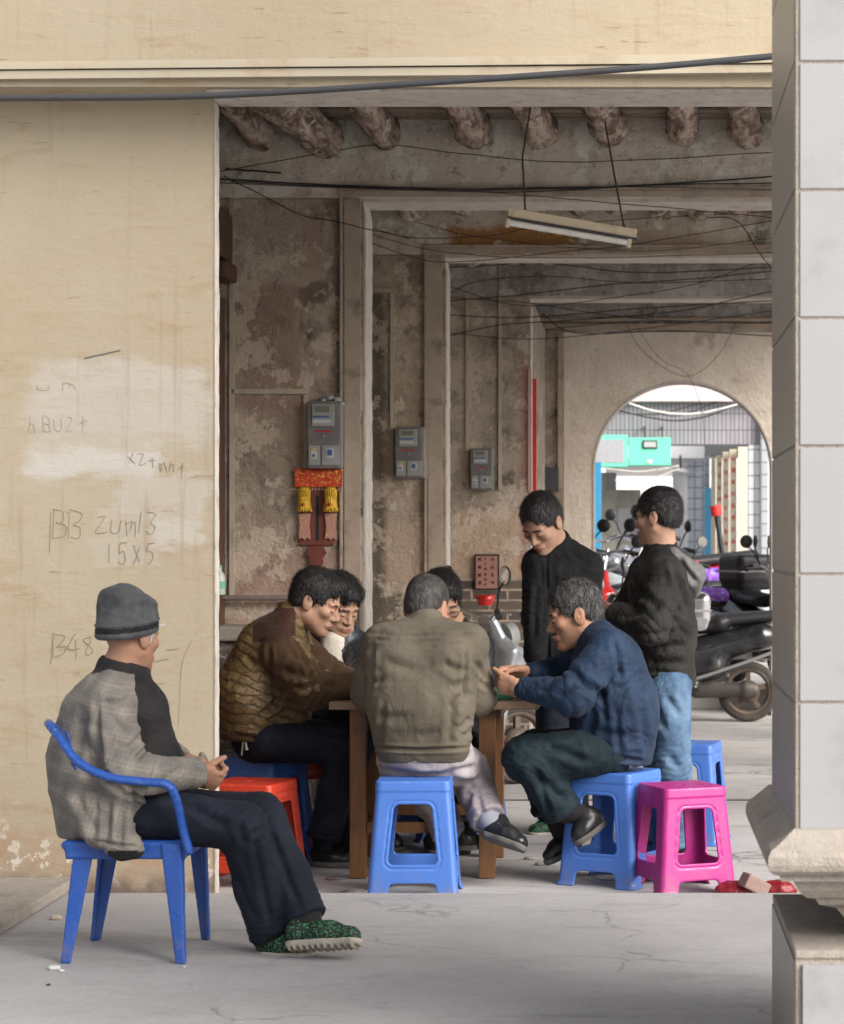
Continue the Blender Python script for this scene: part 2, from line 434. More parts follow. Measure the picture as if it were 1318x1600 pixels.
def m_ground(name, a, b, crack=.5, grooves=True):
    t = NT(name); co = t.co(True); s3 = t.sep(co)
    c = t.mix(t.noise(co, 1.1, 6, .6), a, b)
    c = t.mix(t.ramp(t.noise(co, 22, 6, .7), .5, .8, 0, .35), c, tuple(x*.45 for x in a))
    c = t.mix(t.ramp(t.noise(t.co(True, (.8, 3, 1)), 2.2, 7, .7, .5), .52, .72, 0, crack), c, tuple(x*.3 for x in a))
    c = t.mix(t.ramp(t.noise(co, 90, 3), .62, .75, 0, .5), c, tuple(min(1, x*1.6) for x in b))
    vo = t.n('ShaderNodeTexVoronoi', feature='DISTANCE_TO_EDGE'); q = t.n('ShaderNodeVectorMath', operation='ADD')
    nz = t.n('ShaderNodeTexNoise'); nz.inputs['Scale'].default_value = 2.5; nz.inputs['Detail'].default_value = 6; t.L(co, nz.inputs['Vector'])
    sc_ = t.n('ShaderNodeVectorMath', operation='SCALE'); t.L(nz.outputs['Color'], sc_.inputs[0]); sc_.inputs['Scale'].default_value = .5
    t.L(co, q.inputs[0]); t.L(sc_.outputs[0], q.inputs[1]); t.L(q.outputs[0], vo.inputs['Vector']); vo.inputs['Scale'].default_value = .9
    cr = t.math('MULTIPLY', t.ramp(vo.outputs[0], 0, .012, 1, 0), t.ramp(t.noise(co, 1.3, 4), .48, .58))
    c = t.mix(t.math('MULTIPLY', cr, .8 if crack > .3 else .4), c, (.05, .045, .04)); t.bump(cr, -.5, .01)
    t.bump(t.noise(co, 70, 6, .7), .3, .004); t.bump(t.noise(co, 6, 5), .3, .01)
    return t.fin(c, t.ramp(t.noise(co, 3, 5), .3, .7, .6, .9), .35)
def m_wood(name, a, b, dark, sc=9, along='z', rough=.55):
    t = NT(name); s_ = {'z': (9, 9, .8), 'x': (.8, 9, 9), 'y': (9, .8, 9)}[along]
    g = t.noise(t.co(sc=s_), sc*.5, 6, .65, 1.2)
    c = t.mix(g, a, b); c = t.mix(t.ramp(t.noise(t.co(), 6, 6, .7), .5, .75, 0, .7), c, dark)
    t.bump(g, .35, .004); t.bump(t.noise(t.co(), 50, 4), .2, .003)
    return t.fin(c, rough, .35)
def m_log():
    t = NT('old_log_bark'); g = t.noise(t.co(sc=(2.2, .5, 2.2)), 6, 8, .68, .5)
    g2 = t.noise(t.co(sc=(5, .6, 5)), 9, 5, .6, .5); c = t.mix(t.ramp(g, .38, .6), (.13, .088, .068), (.52, .41, .34)); c = t.mix(t.ramp(g2, .5, .66, 0, .6), c, (.13, .085, .065)); t.bump(g2, .8, .02)
    c = t.mix(t.ramp(t.noise(t.co(sc=(1, .5, 1)), 8, 8, .75, .8), .56, .64, 0, .8), c, (.62, .55, .48))
    c = t.mix(t.ramp(t.noise(t.co(), 22, 5, .7), .6, .68, 0, .7), c, (.03, .02, .018))
    t.bump(g, .9, .03); t.bump(t.noise(t.co(), 30, 6, .7), .7, .01)
    return t.fin(c, .9, .15)
def m_plastic(name, col, rough=.35):
    t = NT(name); co = t.co()
    c = t.mix(t.noise(co, 7, 5), tuple(x*.9 for x in col), tuple(min(1, x*1.08) for x in col))
    sc_ = t.ramp(t.noise(t.co(sc=(1, 1, 3)), 26, 6, .75), .60, .72, 0, .5)
    c = t.mix(sc_, c, tuple(min(1, x*.7+.25) for x in col))
    z = t.sep(t.co())[2]
    c = t.mix(t.math('MULTIPLY', t.ramp(z, .0, .14, .5, 0), t.ramp(t.noise(co, 18, 6, .7), .4, .65)), c, (.16, .14, .12))
    t.bump(t.noise(co, 60, 4), .08, .003)
    return t.fin(c, t.ramp(t.noise(co, 12, 5), .3, .7, rough-.05, rough+.18), .5)
def m_cloth(name, a, b, sc=5, rough=.85, weave=420, sheen=.2, wr=.5, spec=.2):
    t = NT(name); co = t.co()
    c = t.mix(t.ramp(t.noise(co, sc, 6, .65), .3, .7), a, b)
    cr = t.math('ABSOLUTE', t.math('SUBTRACT', t.noise(t.co(sc=(1, 1, .7)), 5.5, 3, .55, 1.3), .5)); t.bump(t.ramp(cr, 0, .11, 0, 1), wr*.6, .006)
    cr2 = t.math('ABSOLUTE', t.math('SUBTRACT', t.noise(t.co(sc=(.8, .8, 1.3), loc=(3, 1, 2)), 9, 3, .55, 1), .5)); t.bump(t.ramp(cr2, 0, .08, 0, 1), wr*.4, .004); t.bump(t.noise(t.co(sc=(1, 1, .55)), 16, 5, .6, .8), wr*.6, .006); t.bump(t.noise(co, 45, 3), .25, .003); t.bump(t.noise(co, weave, 2), .25, .001)
    t.b.inputs['Sheen Weight'].default_value = sheen*.12; t.b.inputs['Sheen Roughness'].default_value = .5
    return t.fin(c, rough, spec)
def m_plaid():
    t = NT('grey_plaid_wool'); co = t.co(rot=(0, math.radians(-14), 0)); s3 = t.sep(co)
    def band(v, per, wd, ph=0):
        q = t.math('FRACT', t.math('ADD', t.math('MULTIPLY', v, 1/per), ph)); q = t.math('ABSOLUTE', t.math('SUBTRACT', q, .5))
        return t.ramp(q, wd*.5, wd*.5+.05, 1, 0)
    c = t.mix(t.noise(co, 4, 5), (.115, .107, .097), (.18, .165, .148))
    for v in (s3[0], s3[2]):
        c = t.mix(t.math('MULTIPLY', band(v, .075, 0.42), .35), c, (.075, .07, .065))
        c = t.mix(t.math('MULTIPLY', band(v, .075, .05, .5), .32), c, (.28, .235, .19))
        c = t.mix(t.math('MULTIPLY', band(v, .0375, .08, .2), .25), c, (.23, .20, .17))
    c = t.mix(t.math('MULTIPLY', t.ramp(t.noise(co, 260, 2), .4, .6), .3), c, (.24, .22, .2))
    t.bump(t.noise(t.co(sc=(1, 1, .55)), 11, 5, .6, .8), .5, .012); t.bump(t.noise(co, 300, 2), .35, .0015)
    t.b.inputs['Sheen Weight'].default_value = .05
    return t.fin(c, .9, .15)
def m_quilt():
    t = NT('quilted_brown_fabric'); co = t.co(); s3 = t.sep(co)
    nz = t.noise(co, 7, 5); o = t.math('MULTIPLY', nz, .13)
    zz = t.math('ADD', s3[2], t.math('ADD', o, t.math('MULTIPLY', s3[0], .35)))
    r1 = t.math('ABSOLUTE', t.math('SUBTRACT', t.math('FRACT', t.math('MULTIPLY', zz, 1/.042)), .5))
    zy = t.math('ADD', t.math('ADD', s3[2], t.math('MULTIPLY', s3[0], -1.1)), o)
    r2 = t.math('ABSOLUTE', t.math('SUBTRACT', t.math('FRACT', t.math('MULTIPLY', zy, 1/.085)), .5))
    h = t.math('MINIMUM', t.ramp(r1, 0, .3), t.ramp(r2, 0, .12, .35, 1))
    c = t.mix(h, (.055, .034, .013), (.125, .082, .034)); c = t.mix(t.ramp(t.noise(co, 8, 5), .4, .7, 0, .3), c, (.062, .040, .017))
    t.bump(h, .5, .008); t.bump(t.noise(t.co(sc=(.7, 1, 1.6)), 24, 5, .65, .8), .7, .012)
    return t.fin(c, .5, .4)
def m_skin(name, a, b, red=(.42, .16, .10)):
    t = NT(name); co = t.co(); c = t.mix(t.noise(co, 12, 5), a, b)
    c = t.mix(t.ramp(t.noise(co, 20, 4), .5, .8, 0, .45), c, red)
    t.bump(t.noise(co, 60, 5, .6), .25, .003); t.bump(t.noise(co, 22, 4), .2, .004)
    t.b.inputs['Subsurface Weight'].default_value = .03; t.b.inputs['Subsurface Radius'].default_value = (.012, .005, .003); t.b.inputs['Subsurface Scale'].default_value = 1
    return t.fin(c, .6, .3)
def m_hair(name, a, b, r=.45, grey=0):
    t = NT(name); g = t.noise(t.co(sc=(1, 1, .25)), 170, 4, .6, .3)
    c = t.mix(t.ramp(g, .35, .65), a, b)
    if grey: c = t.mix(t.math('MULTIPLY', t.ramp(t.noise(t.co(sc=(1, 1, .4)), 60, 6, .7), .45, .62), grey), c, (.32, .31, .30))
    t.bump(g, .8, .006); t.bump(t.noise(t.co(), 40, 4), .4, .006)
    return t.fin(c, r, .4)
def m_tiles(name, tw, th, col, grout, rot, off=(0, 0, 0), gw=.006, dirt=.3, var=.03, rough=.25):
    t = NT(name); co = t.co(True, rot=rot, loc=off)
    b = t.n('ShaderNodeTexBrick'); t.L(co, b.inputs['Vector']); b.inputs['Scale'].default_value = 1; b.offset = 0; b.squash = 1
    b.inputs['Brick Width'].default_value = tw; b.inputs['Row Height'].default_value = th; b.inputs['Mortar Size'].default_value = gw; b.inputs['Mortar Smooth'].default_value = .3
    b.inputs['Color1'].default_value = (*col, 1); b.inputs['Color2'].default_value = (*[x*(1-var) for x in col], 1); b.inputs['Mortar'].default_value = (*grout, 1)
    w_ = t.co(True)
    c = t.mix(t.ramp(t.noise(w_, 3, 6), .4, .75, 0, dirt), b.outputs[0], tuple(x*.62 for x in col))
    c = t.mix(t.ramp(t.noise(w_, 34, 5, .7), .68, .74, 0, .7), c, (.25, .17, .12))
    t.bump(b.outputs['Fac'], -.5, .004)
    return t.fin(c, rough, .5)

M = {}
M['cream'] = m_cream()
M['cream_trim'] = simple('cream_beam_paint', (.43, .375, .285), .75, .12, 3, .3, .004, dirt=(.33, .25, .17), dsc=3)
M['white_trim_and_lit_end'] = simple('weathered_white_edge_and_lit_end', (.46, .42, .38), .85, .3, 9, .5, .006, dirt=(.27, .22, .18), dsc=14)  # pale edges; on the cream wall's end it stands in for light
GA, GB = (.33, .265, .21), (.52, .44, .36)
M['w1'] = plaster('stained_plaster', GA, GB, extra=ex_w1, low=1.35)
M['beam1'] = plaster('beam_plaster', (.58, .51, .43), (.72, .65, .56), stain=.4, pk=.2, off=3)
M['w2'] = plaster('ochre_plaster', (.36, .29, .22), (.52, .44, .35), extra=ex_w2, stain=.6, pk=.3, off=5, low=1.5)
M['beam2'] = plaster('rusty_beam_plaster', (.56, .48, .39), (.70, .62, .52), extra=ex_beam2, stain=.4, pk=.2, off=7)
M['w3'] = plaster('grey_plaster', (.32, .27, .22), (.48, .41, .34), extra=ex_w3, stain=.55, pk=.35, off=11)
M['beam3'] = plaster('dark_beam_plaster', (.26, .24, .23), (.44, .41, .385), stain=.8, pk=.1, off=13)
M['w4'] = plaster('arch_wall_plaster', (.62, .54, .46), (.72, .65, .57), stain=.22, pk=.2, pink=(.56, .44, .36), dark=(.36, .29, .23), off=17, pf=.1, sp=.12)
M['w4b'] = plaster('brown_pilaster_plaster', (.26, .22, .18), (.4, .34, .28), stain=.6, pk=.3, off=19)
M['side'] = plaster('side_wall_plaster', (.3, .25, .2), (.45, .38, .3), stain=.6, off=23)
M['frame'] = simple('painted_moulding', (.36, .29, .23), .85, .25, 6, .5, .008, dirt=(.13, .10, .08), dsc=7)
M['brick'] = m_brick()
M['platform'] = m_ground('grey_cement_platform', (.215, .208, .21), (.37, .36, .36), .30)
M['paving'] = m_ground('worn_concrete_paving', (.31, .295, .29), (.47, .45, .44), .75)
M['street'] = m_ground('street_asphalt', (.36, .355, .35), (.48, .475, .47), .4)
M['stone'] = simple('granite_cement', (.30, .265, .23), .9, .3, 40, .6, .008, dirt=(.17, .145, .12), dsc=6)
M['log'] = m_log()
M['board'] = m_wood('old_ceiling_boards', (.13, .10, .08), (.62, .53, .45), (.03, .022, .018), 9, 'x', .9)
M['tile_f'] = m_tiles('white_wall_tile_front', 3.0, .3065, (.60, .60, .61), (.20, .19, .19), (math.radians(-90), 0, 0), (0, 0, 0), .011, .25)
M['wood_table'] = m_wood('orange_table_wood', (.10, .045, .018), (.22, .105, .042), (.05, .026, .014), 9, 'z', .5)
M['wood_top'] = m_wood('worn_table_top', (.13, .08, .05), (.28, .19, .125), (.06, .04, .03), 9, 'x', .6)
M['dark_wood'] = m_wood('dark_door_wood', (.05, .024, .015), (.115, .055, .035), (.02, .012, .01), 9, 'z', .5)
M['red_wood'] = m_wood('red_brown_wood', (.12, .032, .022), (.20, .06, .04), (.05, .02, .015), 9, 'z', .5)
M['black'] = simple('black_rubber', (.018, .018, .02), .5, .2)
M['blackgloss'] = simple('black_gloss_paint', (.016, .017, .02), .18, .2, bump=0, spec=.6, dirt=(.06, .055, .05), dsc=9)
M['dkgrey'] = simple('dark_grey_plastic', (.05, .05, .055), .5)
M['chrome'] = simple('chrome', (.75, .76, .78), .16, .05, bump=.05, metal=1)
M['alu'] = simple('dull_aluminium', (.38, .38, .39), .38, .15, metal=.8)
M['wire'] = simple('black_cable', (.03, .026, .024), .7, .2)
M['pipe'] = simple('dusty_pipe', (.17, .14, .12), .7, .25, 20, .4)
M['pvc'] = simple('yellowed_pvc', (.42, .36, .28), .6, .15, 8, .2, dirt=(.2, .16, .12))
M['meter'] = simple('grey_meter_case', (.13, .125, .125), .35, .2, 8, .1, dirt=(.22, .2, .18), dsc=9)
M['mglass'] = simple('meter_window', (.26, .265, .26), .3, .15)
M['mwhite'] = simple('meter_label', (.42, .42, .41), .6, .1)
M['red'] = simple('red_paper', (.50, .02, .016), .55, .2)
M['pinkpaper'] = simple('faded_pink_paper', (.42, .22, .18), .7, .2)
M['green'] = simple('green_table_cloth', (.015, .16, .07), .9, .15, 30, .3)
M['white'] = simple('white_enamel', (.72, .70, .66), .45, .08, 8, .1, dirt=(.4, .33, .25), dsc=8)
M['cream_enamel'] = simple('yellowed_enamel', (.60, .50, .36), .5, .12, 8, .1, dirt=(.3, .22, .14), dsc=9)
M['blue_pl'] = m_plastic('light_blue_plastic', (.05, .14, .45)); M['blue_ch'] = m_plastic('blue_chair_plastic', (.014, .065, .29), .3)
M['pink_pl'] = m_plastic('magenta_plastic', (.33, .014, .165)); M['red_pl'] = m_plastic('red_plastic', (.45, .012, .012))
M['skin1'] = m_skin('weathered_skin', (.22, .112, .07), (.33, .185, .122)); M['skin2'] = m_skin('tan_skin', (.29, .165, .112), (.40, .24, .165))
M['lip'] = simple('lips', (.27, .125, .09), .5, .1); M['dark_skin'] = simple('brow_and_lash', (.03, .02, .017), .8, .1)
M['hair'] = m_hair('black_hair', (.006, .006, .007), (.022, .02, .02)); M['hair_g'] = m_hair('greying_hair', (.008, .008, .009), (.024, .023, .023), .55, .22)
M['hair_s'] = m_hair('cropped_hair', (.010, .009, .008), (.028, .024, .021), .6, .12); M['hair_w'] = m_hair('grey_sideburn', (.2, .19, .18), (.4, .39, .37), .7)
M['quiltb'] = m_quilt()
M['brownvelvet'] = m_cloth('brown_corduroy', (.036, .018, .007), (.056, .030, .012), 5, .8, 200, .6, .6)
M['yoke'] = m_cloth('dark_red_brown_yoke', (.018, .007, .004), (.034, .013, .007), 6, .7, 200, .4, .3)
M['olive'] = m_cloth('olive_jacket_cloth', (.078, .066, .049), (.112, .096, .073), 4, .85, 400, .15, .35)
M['navy'] = m_cloth('navy_jacket_cloth', (.005, .012, .030), (.014, .031, .064), 4, .72, 400, .25, .6, .2)
M['teal'] = m_cloth('dark_teal_trousers', (.004, .010, .015), (.009, .019, .025), 5, .8, 400, .12, .4)
M['blacktr'] = m_cloth('black_trousers', (.0055, .007, .013), (.013, .016, .027), 5, .85, 400, .12, .4)
M['blackjk'] = m_cloth('black_jacket', (.005, .005, .006), (.012, .0115, .013), 5, .8, 400, .2, .6, .15)
M['hoodjk'] = m_cloth('charcoal_jacket', (.009, .009, .008), (.021, .020, .018), 6, .72, 400, .25, .7, .2); M['hood'] = m_cloth('grey_hood', (.10, .10, .098), (.16, .16, .155), 6, .6, 300, .2, .4)
M['leather'] = m_cloth('blue_black_leather', (.005, .007, .010), (.014, .017, .024), 6, .42, 200, .1, .35, .5)
M['lilac'] = m_cloth('pale_lilac_trousers', (.22, .195, .21), (.30, .27, .285), 5, .9, 400, .1, .45)
M['jeans'] = m_cloth('faded_jeans', (.03, .065, .13), (.115, .185, .275), 5, .85, 400, .1, .5)
M['plaid'] = m_plaid(); M['wool'] = m_cloth('charcoal_knit', (.045, .046, .049), (.072, .074, .08), 20, .95, 260, .5, .35); M['woolb'] = m_cloth('black_knit', (.008, .008, .009), (.016, .016, .018), 20, .95, 260, .3, .2)
M['inner'] = m_cloth('black_inner_jacket', (.009, .008, .009), (.020, .018, .019), 6, .8, 300, .2, .5); M['shirt'] = m_cloth('white_shirt', (.42, .38, .33), (.52, .48, .42), 6, .9, 400, .1, .3)
M['shoe'] = simple('black_shoe_leather', (.014, .014, .015), .35, .2, 10, .2); M['sole'] = simple('dirty_sole', (.10, .095, .085), .8, .3, 30, .5)
M['sole_w'] = simple('pale_rubber_sole', (.34, .31, .26), .85, .25, 25, .5, dirt=(.16, .14, .12), dsc=14); M['sock'] = simple('grey_sock', (.20, .21, .25), .95, .15)
def m_greenshoe():
    t = NT('green_knit_shoe'); co = t.co(); v = t.n('ShaderNodeTexVoronoi'); t.L(co, v.inputs['Vector']); v.inputs['Scale'].default_value = 115
    d = t.ramp(v.outputs['Distance'], .25, .5, 1, 0); c = t.mix(d, (.012, .014, .013), (.03, .19, .07)); t.bump(d, .6, .004)
    return t.fin(c, .6, .4)
M['greenshoe'] = m_greenshoe()
M['silver'] = simple('silver_paint', (.42, .44, .47), .25, .08, bump=0, metal=.6, spec=.6, dirt=(.25, .24, .22)); M['whitep'] = simple('white_gloss_paint', (.62, .64, .66), .22, .06, bump=0, spec=.6, dirt=(.35, .34, .33))
M['redp'] = simple('red_gloss_paint', (.42, .012, .012), .22, .1, bump=0, spec=.6); M['bluep'] = simple('dark_blue_gloss', (.02, .05, .16), .22, .1, bump=0, spec=.6)
M['mirror'] = simple('mirror_glass', (.92, .95, .96), .03, .01, bump=0, metal=1)
M['tyre'] = simple('dusty_tyre', (.045, .038, .033), .85, .3, 25, .4, dirt=(.14, .11, .085)); M['rim'] = simple('dirty_rim', (.12, .09, .07), .5, .3, 20, .3, metal=.3)
M['engine'] = simple('grimy_engine', (.075, .065, .058), .5, .35, 18, .4, metal=.4, dirt=(.15, .12, .1))
def m_floral():
    t = NT('purple_floral_cover'); co = t.co(); v = t.n('ShaderNodeTexVoronoi'); t.L(co, v.inputs['Vector']); v.inputs['Scale'].default_value = 26
    c = t.mix(t.ramp(v.outputs['Distance'], .3, .42, 1, 0), (.12, .03, .36), v.outputs['Color']); c = t.mix(.55, c, (.30, .12, .62))
    return t.fin(c, .6, .3)
M['floral'] = m_floral()
M['mint'] = simple('mint_green_paint', (.16, .62, .43), .55, .08, 5, .1); M['mintgrey'] = simple('mesh_panel_grey', (.34, .34, .36), .7, .2, 30, .3)
M['btile'] = m_tiles('lilac_grey_strip_tile', .052, .20, (.34, .32, .35), (.10, .095, .10), (math.radians(-90), 0, 0), (0, 0, .07), .007, .3, .15, .5)
M['btile_w'] = m_tiles('white_square_tile', .115, .16, (.76, .80, .85), (.2, .22, .25), (math.radians(-90), 0, 0), (0, 0, 0), .008, .2, .05)
M['btile_g'] = m_tiles('grey_square_tile', .10, .15, (.40, .41, .44), (.14, .14, .16), (math.radians(-90), 0, 0), (.03, 0, 0), .008, .2, .1)
M['pale'] = simple('pale_render', (.80, .79, .78), .85, .06, 2, .2, dirt=(.6, .58, .56), dsc=1.5); M['palepink'] = simple('pale_pink_render', (.60, .50, .50), .85, .08, 2, .1)
M['plank'] = simple('cream_shutter_board', (.60, .52, .40), .7, .1, 6, .2); M['bluepaint'] = simple('bright_blue_paint', (.03, .22, .40), .5, .15); M['concrete'] = simple('mossy_concrete', (.24, .23, .2), .9, .3, 5, .4, dirt=(.1, .1, .08), dsc=4)
M['carpaint'] = simple('white_car_paint', (.6, .65, .7), .15, .04, bump=0, spec=.6); M['glass'] = simple('car_glass', (.10, .14, .14), .06, .1, bump=0, spec=.8)
M['redbag'] = simple('red_plastic_bag', (.17, .010, .014), .3, .2, 14, .5, .01); M['brickpink'] = simple('broken_pink_brick', (.22, .15, .13), .9, .2, 20, .5)
M['gold'] = simple('gold_foil', (.75, .47, .06), .3, .4, 60, .8, .008, metal=.7); M['pencil'] = simple('pencil_mark', (.2, .175, .16), .9, .2); M['ink'] = simple('faded_ink', (.285, .242, .18), .9, .3)
M['banner'] = simple('red_gold_banner', (.45, .03, .015), .5, .2, dirt=(.75, .5, .1), dsc=60)
M['plaque'] = simple('pink_enamel_plaque', (.33, .16, .13), .6, .2, 10, .2); M['black_ink'] = simple('black_lettering', (.02, .018, .018), .8, .1); M['red_ink'] = simple('red_lettering', (.62, .03, .03), .7, .1)
M['label_g'] = simple('green_bottle_label', (.15, .42, .27), .5, .1); M['bottle'] = simple('clear_bottle_plastic', (.45, .5, .46), .15, .1); M['yellow'] = simple('warning_yellow', (.6, .4, .03), .5, .1); M['bluel'] = simple('blue_label', (.05, .1, .25), .5, .1)
# ------------------------------------------------------------------ ground
YP = 8.69; ZP = .07
def sheet(name, x0, x1, y0, y1, z0, z1, m):
    o = MB().box(x0, x1, y0, y1, z0, z1).build(name, m); return tag(o, kind='structure')
tag(MB().add([(-300, -200, -.5), (300, -200, -.5), (300, 400, -.5), (-300, 400, -.5)], [(0, 1, 2, 3)]).build('ground', M['street']), kind='structure')
o = MB().box(-3.2, 3.0, 3.2, YP, -.4, ZP, .006).build('platform_floor', M['platform']); tag(o, kind='structure')
o = MB().box(-3.2, 2.3, YP+.002, 21.0, -.4, 0).build('arcade_pavement', M['paving']); tag(o, kind='structure')
o = MB().box(2.303, 40, 6.0, 90, -.4, -.012).build('road', M['street']); tag(o, kind='structure')
o = MB().box(-6, 2.3, 21.003, 60, -.4, .34).build('far_pavement', M['paving']); tag(o, kind='structure')
o = MB().box(-1.2, 2.29, 19.3, 21.0, .001, .20, .01).build('raised_pavement', M['paving']); tag(o, kind='structure')
# joint across the pavement
o = MB().box(-1.9, 2.28, 12.42, 12.46, .001, .004).build('pavement_joint', M['engine']); tag(o, kind='structure')

# ------------------------------------------------------------------ near cream wall and its beam
ZT = 3.12
def wobble(xs, z0, amp, seed):
    return [(x, z0+amp*(vnoise(np.array([[x*9., seed, .3]]), 3)[0]-.5)) for x in xs]
r = thing('cream_wall', (-2.2, 8.8, ZP), 'cream plastered wall covered in scribbles and white paint patches, behind the old man in the blue chair', 'wall')
xe = XZ(338, 0, 8.8)[0]
MB().box(-3.6, xe-.004, 8.80, 8.868, -.1, ZT).build('wall', M['cream'], r)
# light on the wall's end put into its colour; slightly ragged outline
zs = [i*.04 for i in range(0, 79)]
pl = [(xe-.0055, 0)]+[(xe-.001+.006*(random.random()-.5)*(random.random()), z) for z in zs if z < ZT]+[(xe-.0055, ZT-.002)]
MB().prism(pl, 8.797, 8.872).build('edge', M['white_trim_and_lit_end'], r)
def scrib(strokes, Y, w, m, name, root):
    mb = MB()
    for s in strokes:
        ps = [P(x, y, Y) for x, y in s]; ps = [Vector((p.x+.35*(p.z-1.5)*0+.013*(random.random()-.5), p.y, p.z+.014*(random.random()-.5))) for p in ps]; ps = curve_pts(ps, max(6, 4*len(ps))) if len(ps) > 2 else ps
        mb.tube(ps, w, 4, True, lambda i, k, n, sg: .6+.7*((i*7+k*3) % 5)/5)
    o = mb.build(name, m, root); return o
G = []   # handwriting: B B ... 1 3 / 1 5 1 5 / B 4 8 ...
def glyph(ch, x, y, h, w):
    D = {'B': [[(0, 0), (0, 1)], [(0, 0), (.7, .1), (.6, .42), (.1, .5), (.8, .6), (.7, .95), (0, 1)]],
         '1': [[(.4, 0), (.3, 1)]], '3': [[(0, .05), (.7, .05), (.4, .45), (.8, .7), (.5, 1), (0, .92)]],
         '5': [[(.8, 0), (.1, 0), (0, .4)], [(0, .4), (.6, .4), (.7, .75), (.3, 1), (0, .9)]],
         '4': [[(.3, 0), (0, .6), (.8, .6)], [(.6, .2), (.5, 1)]], '8': [[(.6, .1), (.1, .2), (.7, .7), (.4, 1), (.1, .8), (.6, .3), (.6, .1)]],
         'z': [[(0, .1), (.7, .1), (.1, .9), (.8, .9)]], 'h': [[(.1, 0), (0, 1)], [(0, .5), (.5, .4), (.6, 1)]], 'm': [[(0, .3), (0, 1)], [(0, .4), (.35, .35), (.35, .9)], [(.35, .4), (.75, .4), (.8, 1)]],
         't': [[(.4, 0), (.4, 1)], [(0, .35), (.9, .3)]], 'u': [[(0, .2), (.1, .9), (.6, .9), (.7, .2)]], 'x': [[(.1, .1), (.8, .9)], [(.8, .1), (.0, 1)]], '-': [[(0, .5), (.8, .45)]], '2': [[(0, .2), (.5, 0), (.6, .35), (0, .95), (.8, .95)]]}
    return [[(x+a*w, y+b*h) for a, b in s] for s in D[ch]]
def word(t, x, y, h, w, gap, slope=0):
    out = []
    for i, ch in enumerate(t):
        if ch != ' ': out += glyph(ch, x+i*gap, y+i*slope, h, w)
    return out
o = scrib([[(80, 797), (78, 866)]]+word('BB', 84, 797, 44, 22, 26)+word('zum', 150, 806, 30, 20, 24)+word('13', 212, 800, 34, 18, 18), 8.7985, .0012, M['ink'], 'pencil_writing', r)
scrib(word('15x5', 166, 850, 32, 16, 21), 8.7985, .0015, M['ink'], 'pencil_writing', r)
scrib([[(84, 990), (78, 1036)]]+word('B48', 86, 992, 34, 20, 23)+[[(226, 1030), (240, 1036), (262, 1028)], [(262, 1018), (280, 1015)]], 8.7985, .0017, M['ink'], 'pencil_writing', r)
scrib(word('xzt', 200, 708, 18, 14, 17, 2)+word('mht', 250, 716, 20, 12, 15, 4), 8.7985, .0010, M['pencil'], 'pencil_writing', r)
scrib(word('um', 60, 596, 16, 24, 40, -2)+word('hBuzt', 48, 650, 26, 14, 19, 0), 8.7985, .0008, M['ink'], 'pencil_writing', r)
scrib([[(133, 560), (150, 553), (187, 546)]], 8.7985, .0035, M['pencil'], 'deep_scratch', r)
scrib([[(282, 1130), (280, 1090), (284, 1040), (300, 1000)], [(245, 1119), (262, 1096)]], 8.7985, .0007, M['ink'], 'scratch', r)

r = thing('cream_beam', (-.6, 8.7, ZT), 'cream painted beam with stepped mouldings running over the arcade opening', 'beam')
yb = 8.54
def slant_box(mb, x0, x1, ya, yb_, y1, z0a, z0b, z1a, z1b):
    mb.prism([(x0, z0a), (x1, z0b), (x1, z1b), (x0, z1a)], 0, 1)
    n = len(mb.v)
    for i in range(n-8, n):
        x, t, z = mb.v[i]; f = (x-x0)/(x1-x0); mb.v[i] = (x, (ya+(yb_-ya)*f) if t < .5 else y1, z)
    return mb
MB().box(-3.6, 3.0, yb+.03, 8.798, ZT+.0, 5.2).build('beam', M['cream'], r)
b = MB(); slant_box(b, -3.6, 3.0, yb+.010, yb-.02, yb+.05, 3.135, 3.185, 3.165, 3.215); b.build('moulding', M['cream_trim'], r)
b = MB(); slant_box(b, -3.6, 3.0, yb+.002, yb-.032, yb+.05, 3.17, 3.22, 3.195, 3.26); b.build('moulding', M['cream_trim'], r)
MB().box(xe, 3.0, 8.60, 8.90, ZT-.012, ZT-.001).build('soffit', M['white_trim_and_lit_end'], r)
MB().box(-3.6, 3.0, 8.90, 9.0, ZT+.03, 5.2).build('inner_face', M['board'], r)
# pipe across the beam
pts = curve_pts([P(-200, 152, 8.46), P(40, 153, 8.46), P(340, 149, 8.45), P(700, 127, 8.44), P(1000, 106, 8.43), P(1205, 88, 8.42), P(1400, 70, 8.41)], 30)
o = MB().tube(pts, .0125, 8).build('conduit_pipe', M['dkgrey']); tag(o, 'thin grey pipe slanting across the cream beam at the top', 'pipe')
o = MB().box(-2.6, P(100, 0, 8.6).x, 7.55, 8.795, ZP+.001, ZP+.045, .008).build('low_step', M['stone']); tag(o, 'low cement step at the foot of the cream wall, far left', 'step')

